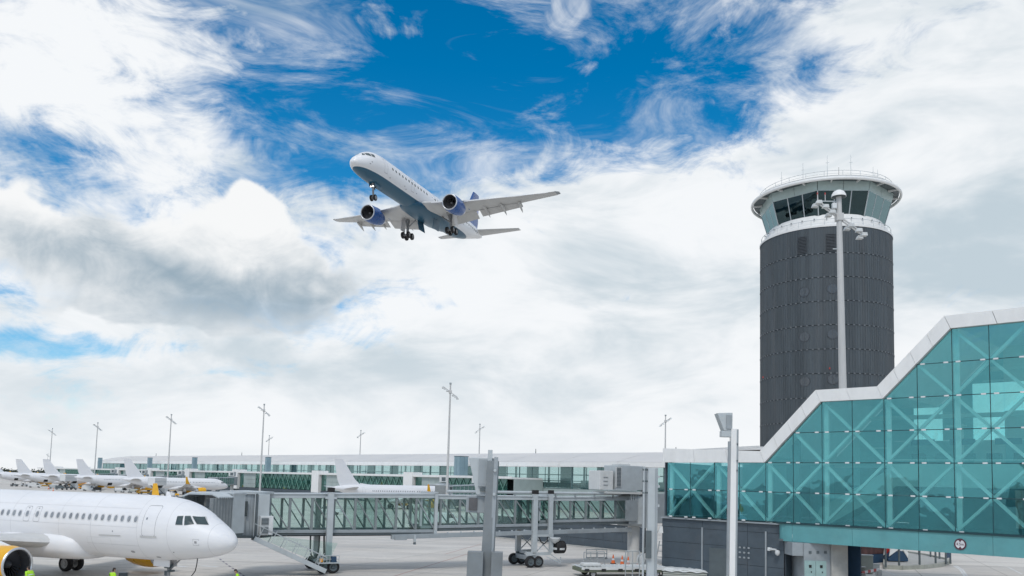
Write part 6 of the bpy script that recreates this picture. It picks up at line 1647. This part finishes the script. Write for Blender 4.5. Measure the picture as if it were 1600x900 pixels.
for j in range(7):
    for i in range(n_ + 1):
        x, y = -1.9 + 3.8 * i / n_, -.9 + 1.8 * j / 6
        e = max(abs(x) / 1.9, abs(y) / .9)
        sh.v.append(Vector((x, y, .80 + .05 * sin(i * 1.7) * cos(j * 2.1) - (.22 if e > .98 else 0))))
sh.f = [(j * (n_ + 1) + i, j * (n_ + 1) + i + 1, (j + 1) * (n_ + 1) + i + 1, (j + 1) * (n_ + 1) + i) for j in range(6) for i in range(n_)]
sh.build('cover_sheet', 'lamp_white', ps, smooth=60)
for px, py, lab in ((958, 881, 'orange cone farthest left by the pivot column'), (972, 883, 'orange cone second from the left, by the tube guard frame'), (981.5, 884.5, 'orange cone third from the left, behind the tube guard frame'), (998, 889, 'larger orange cone at the foot of the pivot column')):
    cone(lab, g2(px, py), 'cones near the pivot column', 1.15 if px < 990 else 1.5)
p_ = gnd(1110, 903)
gu = thing('power_unit', 'white ground power unit with open frame before the dark blue wall', 'power unit', (p_.x, p_.y, 0), radians(-35))
MB().box((0, 0, .62), (1.9, 1.2, .5)).build('base_box', 'steel_grey', gu, bevel=.04)
MB().box((.1, 0, 1.45), (1.35, 1.05, .85)).build('housing', 'van_white', gu, bevel=.09)
MB().box((-.75, 0, 1.2), (.25, .9, .5)).build('control_panel', 'steel_dark', gu)
for x in (-.9, .9):
    for y in (-.55, .55): MB().tube((x, y, .8), (x, y, 2.1), .035, n=6).build('frame_post', 'cage_grey', gu)
MB().box((.55, -.54, 1.5), (.3, .04, .5)).build('vent', 'rubber', gu)
car_wheels(gu, (.6, -.6), .55, .28, .16)
p_ = gnd(1037, 894)
ld = thing('step_ladder', 'pale steel step ladder leaning at the dark blue wall by the middle post', 'ladder', (p_.x, p_.y, 0), radians(-30))
for s_ in (-1, 1): MB().tube((s_ * .75, -.4, 0), (s_ * .5, .3, 2.6), .05, n=6).build('ladder_stile', 'cage_grey', ld)
for i in range(5):
    t_ = (i + .5) / 5.2; w_ = .75 - .25 * t_; MB().box((0, -.4 + .7 * t_, 2.6 * t_), (w_ * 2, .14, .06)).build('rung', 'cage_grey', ld)
p_ = gnd(1006, 893)
hr = thing('hose_reel', 'white hose reel unit on the apron between pivot column and middle post', 'hose reel', (p_.x, p_.y, 0), radians(15))
MB().spin([(-.3, .06), (-.3, .55), (-.24, .55), (-.24, .3), (.24, .3), (.24, .55), (.3, .55), (.3, .06)], (0, 0, 1.0), 'y', 22).build('reel', 'lamp_white', hr, smooth=30)
MB().spin([(-.22, .46), (.22, .46)], (0, 0, 1.0), 'y', 22).build('hose', 'steel_grey', hr, smooth=40)
for s_ in (-1, 1): MB().beam((-.45, s_ * .38, 0), (0, s_ * .38, 1.0), .07).beam((.45, s_ * .38, 0), (0, s_ * .38, 1.0), .07).build('reel_stand', 'steel_grey', hr)
MB().box((.1, 0, 1.85), (.5, .5, .3)).build('hood', 'steel_dark', hr, bevel=.05)
# cabinets and barriers under the link building
def cab_box(lab, px, py, w, h, mat, nm='utility_cabinet'):
    p_ = gnd(px, py); t = thing(nm, lab, 'cabinet', (p_.x, p_.y, 0), radians(-12))
    MB().box((0, 0, h / 2 + .05), (w, w * .7, h)).build('cabinet_body', mat, t, bevel=.03)
    MB().box((0, 0, h + .08), (w + .08, w * .7 + .08, .07)).build('cabinet_lid', 'offwhite', t)
    MB().box((0, -w * .36, h * .55), (w * .8, .03, h * .75)).build('cabinet_door', mat, t)
    return t
cab_box('tall grey green utility cabinet beside the concrete pier', 1354, 896, 1.0, 1.55, 'seat_box')
cab_box('low grey green utility cabinet before the tall one', 1345, 901, .7, .75, 'seat_box')
cab_box('low pale utility cabinet right of the tall one', 1368, 894, .65, .65, 'offwhite')
cab_box('wide white utility cabinet against the concrete pier', 1334, 893, 1.3, .65, 'white_paint')
def stripe_barrier(lab, a_, b_):
    A_, B_ = gnd(*a_), gnd(*b_)
    t = thing('striped_barrier', lab, 'barrier', (A_.x, A_.y, 0))
    n_ = 6
    for i in range(n_):
        MB().beam(A_.lerp(B_, i / n_) + Vector((0, 0, .62)), A_.lerp(B_, (i + 1) / n_) + Vector((0, 0, .62)), .10, .22).build('stripe', 'red_paint' if i % 2 == 0 else 'lamp_white', t, world=True)
    for p_ in (A_, B_): MB().box((p_.x, p_.y, .3), (.4, .5, .6)).build('barrier_foot', 'offwhite', t, world=True, bevel=.04)
stripe_barrier('red and white striped barrier before the cabinets, right one', (1346, 907), (1373, 901))
stripe_barrier('red and white striped barrier at the concrete pier foot', (1324, 900), (1336, 899))

# faint lines painted on the apron
pts_ = [(343, 873), (352, 880), (362, 887), (373, 894), (384, 902)]
for a_, b_ in zip(pts_, pts_[1:]):
    A_, B_ = gnd(*a_), gnd(*b_)
    for j in range(2): strip('apron_line', A_.lerp(B_, j / 2 + .05), A_.lerp(B_, j / 2 + .33), .16, 'line_dark')
strip('apron_line', gnd(600, 905), gnd(742, 862), .10, 'line_red'); strip('apron_line', gnd(695, 866), gnd(752, 850), .10, 'line_red')
for a_, b_ in (((118, 880), (142, 879)), ((270, 884), (292, 886)), ((120, 890), (135, 889)), ((315, 884), (340, 886))): strip('apron_line', gnd(*a_), gnd(*b_), .5, 'line_white', .006)

# ------------------------------------------------------------------ ground crew
def person(lab, loc, rz, bend=0.0):
    t = thing('person', lab, 'person', loc, rz)
    hip = Vector((0, 0, .92))
    R_ = Matrix.Rotation(bend, 3, 'Y')
    def up_(x, y, z): return hip + R_ @ Vector((x, y, z))
    J = {'pel': hip, 'waist': up_(0, 0, .18), 'chest': up_(0, 0, .38), 'neck': up_(0, 0, .57), 'head0': up_(.02, 0, .66), 'head1': up_(.03, 0, .76)}
    V_ = []; E_ = []; Rd = []
    def chain(pts, first=None):
        prev = first
        for p, r in pts:
            V_.append(p); Rd.append(r); i = len(V_) - 1
            if prev is not None: E_.append((prev, i))
            prev = i
        return prev
    root_i = chain([(J['pel'], (.17, .13))])
    ch = chain([(J['waist'], (.15, .12)), (J['chest'], (.19, .13))], root_i)
    nk = chain([(J['neck'], (.065, .065)), (J['head0'], (.085, .095)), (J['head1'], (.09, .10)), (J['head1'] + R_ @ Vector((0, 0, .09)), (.07, .08))], ch)
    for s_ in (-1, 1):
        chain([(up_(0, s_ * .19, .48), (.075, .075)), (up_(.02, s_ * .25, .24), (.052, .052)), (up_(.12, s_ * .24, .02), (.042, .042)), (up_(.17, s_ * .23, -.08), (.035, .025))], ch)
        chain([(Vector((0, s_ * .10, .86)), (.095, .095)), (Vector((.03, s_ * .11, .48)), (.068, .068)), (Vector((-.02, s_ * .12, .09)), (.048, .048)), (Vector((.14, s_ * .13, .045)), (.045, .04))], root_i)
    me = bpy.data.meshes.new('body'); me.from_pydata([tuple(v) for v in V_], E_, [])
    o = bpy.data.objects.new('body', me); COL.objects.link(o); o.parent = t
    md = o.modifiers.new('skin', 'SKIN'); md.use_smooth_shade = True
    for i, r in enumerate(Rd): me.skin_vertices[0].data[i].radius = r
    me.skin_vertices[0].data[0].use_root = True
    o.modifiers.new('sub', 'SUBSURF').levels = 2; o.modifiers['sub'].render_levels = 2
    dg = bpy.context.evaluated_depsgraph_get()
    m2 = bpy.data.meshes.new_from_object(o.evaluated_get(dg)); o.modifiers.clear(); o.data = m2
    for nm in ('skin', 'hivis', 'trouser', 'hair', 'rubber'): m2.materials.append(MT[nm])
    FRAME[o.name] = FRAME[t.name]
    Ri = R_.transposed()
    for pl_ in m2.polygons:
        pl_.use_smooth = True
        c_ = pl_.center; l_ = Ri @ (c_ - hip)
        if l_.z > .60: pl_.material_index = 3 if (l_.z > .74 or l_.x < -.02) else 0
        elif l_.z > .545 and abs(l_.y) < .09: pl_.material_index = 0
        elif c_.z < .10: pl_.material_index = 4
        elif l_.z > -.02 and abs(l_.y) < .21 or l_.z > .2: pl_.material_index = 1
        elif abs(l_.y) > .19 and l_.z < .03 and l_.z > -.15: pl_.material_index = 0
        else: pl_.material_index = 2
    for s_ in (-1, 1):      # eyes, ears, hands with fingers
        MB().spin([(-.012, .001), (0, .012), (.012, .001)], up_(.105, s_ * .032, .715), 'x', 8).build('eye', 'lamp_white', o)
        MB().spin([(-.03, .005), (0, .018), (.03, .005)], up_(.02, s_ * .10, .70), 'z', 8).build('ear', 'skin', o)
        b0 = up_(.18, s_ * .23, -.09)
        for k_ in range(4):
            a_ = b0 + R_ @ Vector((.025 - k_ * .018, 0, -.02)); MB().tube(a_, a_ + R_ @ Vector((.012, -s_ * .006, -.05)), .009, .008, 6).tube(a_ + R_ @ Vector((.012, -s_ * .006, -.05)), a_ + R_ @ Vector((.0, -s_ * .03, -.085 + .008 * abs(k_ - 1.4))), .008, .006, 6).build('finger', 'skin', o)
        MB().tube(b0 + R_ @ Vector((.03, -s_ * .01, .01)), b0 + R_ @ Vector((.055, -s_ * .03, -.045)), .010, .008, 6).build('thumb', 'skin', o)
    MB().spin([(0, .004), (.015, .014), (.04, .006)], up_(.115, 0, .675), 'z', 8).build('nose', 'skin', o)
    MB().box(up_(.10, 0, .645), (.012, .045, .01)).build('mouth', 'beacon_red', o)
    for zz_ in (.12, .30):
        rr = MB().spin([(zz_ - .025, .196 if zz_ > .2 else .172), (zz_ + .025, .197 if zz_ > .2 else .172)], (0, 0, 0), 'z', 24)
        rr.v = [hip + R_ @ Vector((v.x * .72, v.y, v.z)) for v in rr.v]
        rr.build('reflective_band', 'lamp_white', o)
    return t
def stand(px, py, hgt):
    d_ = ray(px, py); return CAM + d_ * ((hgt - CZ) / d_.z)
for px, py, h_, rz, bd_, lab in ((50, 887, 1.63, radians(160), .35, 'ground worker in yellow green vest stooping before the yellow engine'), (176, 888, 1.72, radians(60), .1, 'ground worker in yellow green vest under the nearest airliner belly'), (375, 889.5, 1.70, radians(200), .3, 'ground worker in yellow green vest right of the nearest airliner nose')):
    p_ = stand(px, py, h_); person(lab, (p_.x, p_.y, 0), rz, bd_)
p_ = stand(193, 894, .55)
bx_ = thing('tool_case', 'dark tool case on the apron under the nearest airliner belly', 'case', (p_.x, p_.y, 0), .3)
MB().box((0, 0, .28), (.55, .4, .5)).build('case_body', 'steel_dark', bx_, bevel=.03)
MB().box((0, 0, .55), (.57, .42, .05)).build('case_lid', 'steel_light', bx_, bevel=.01)
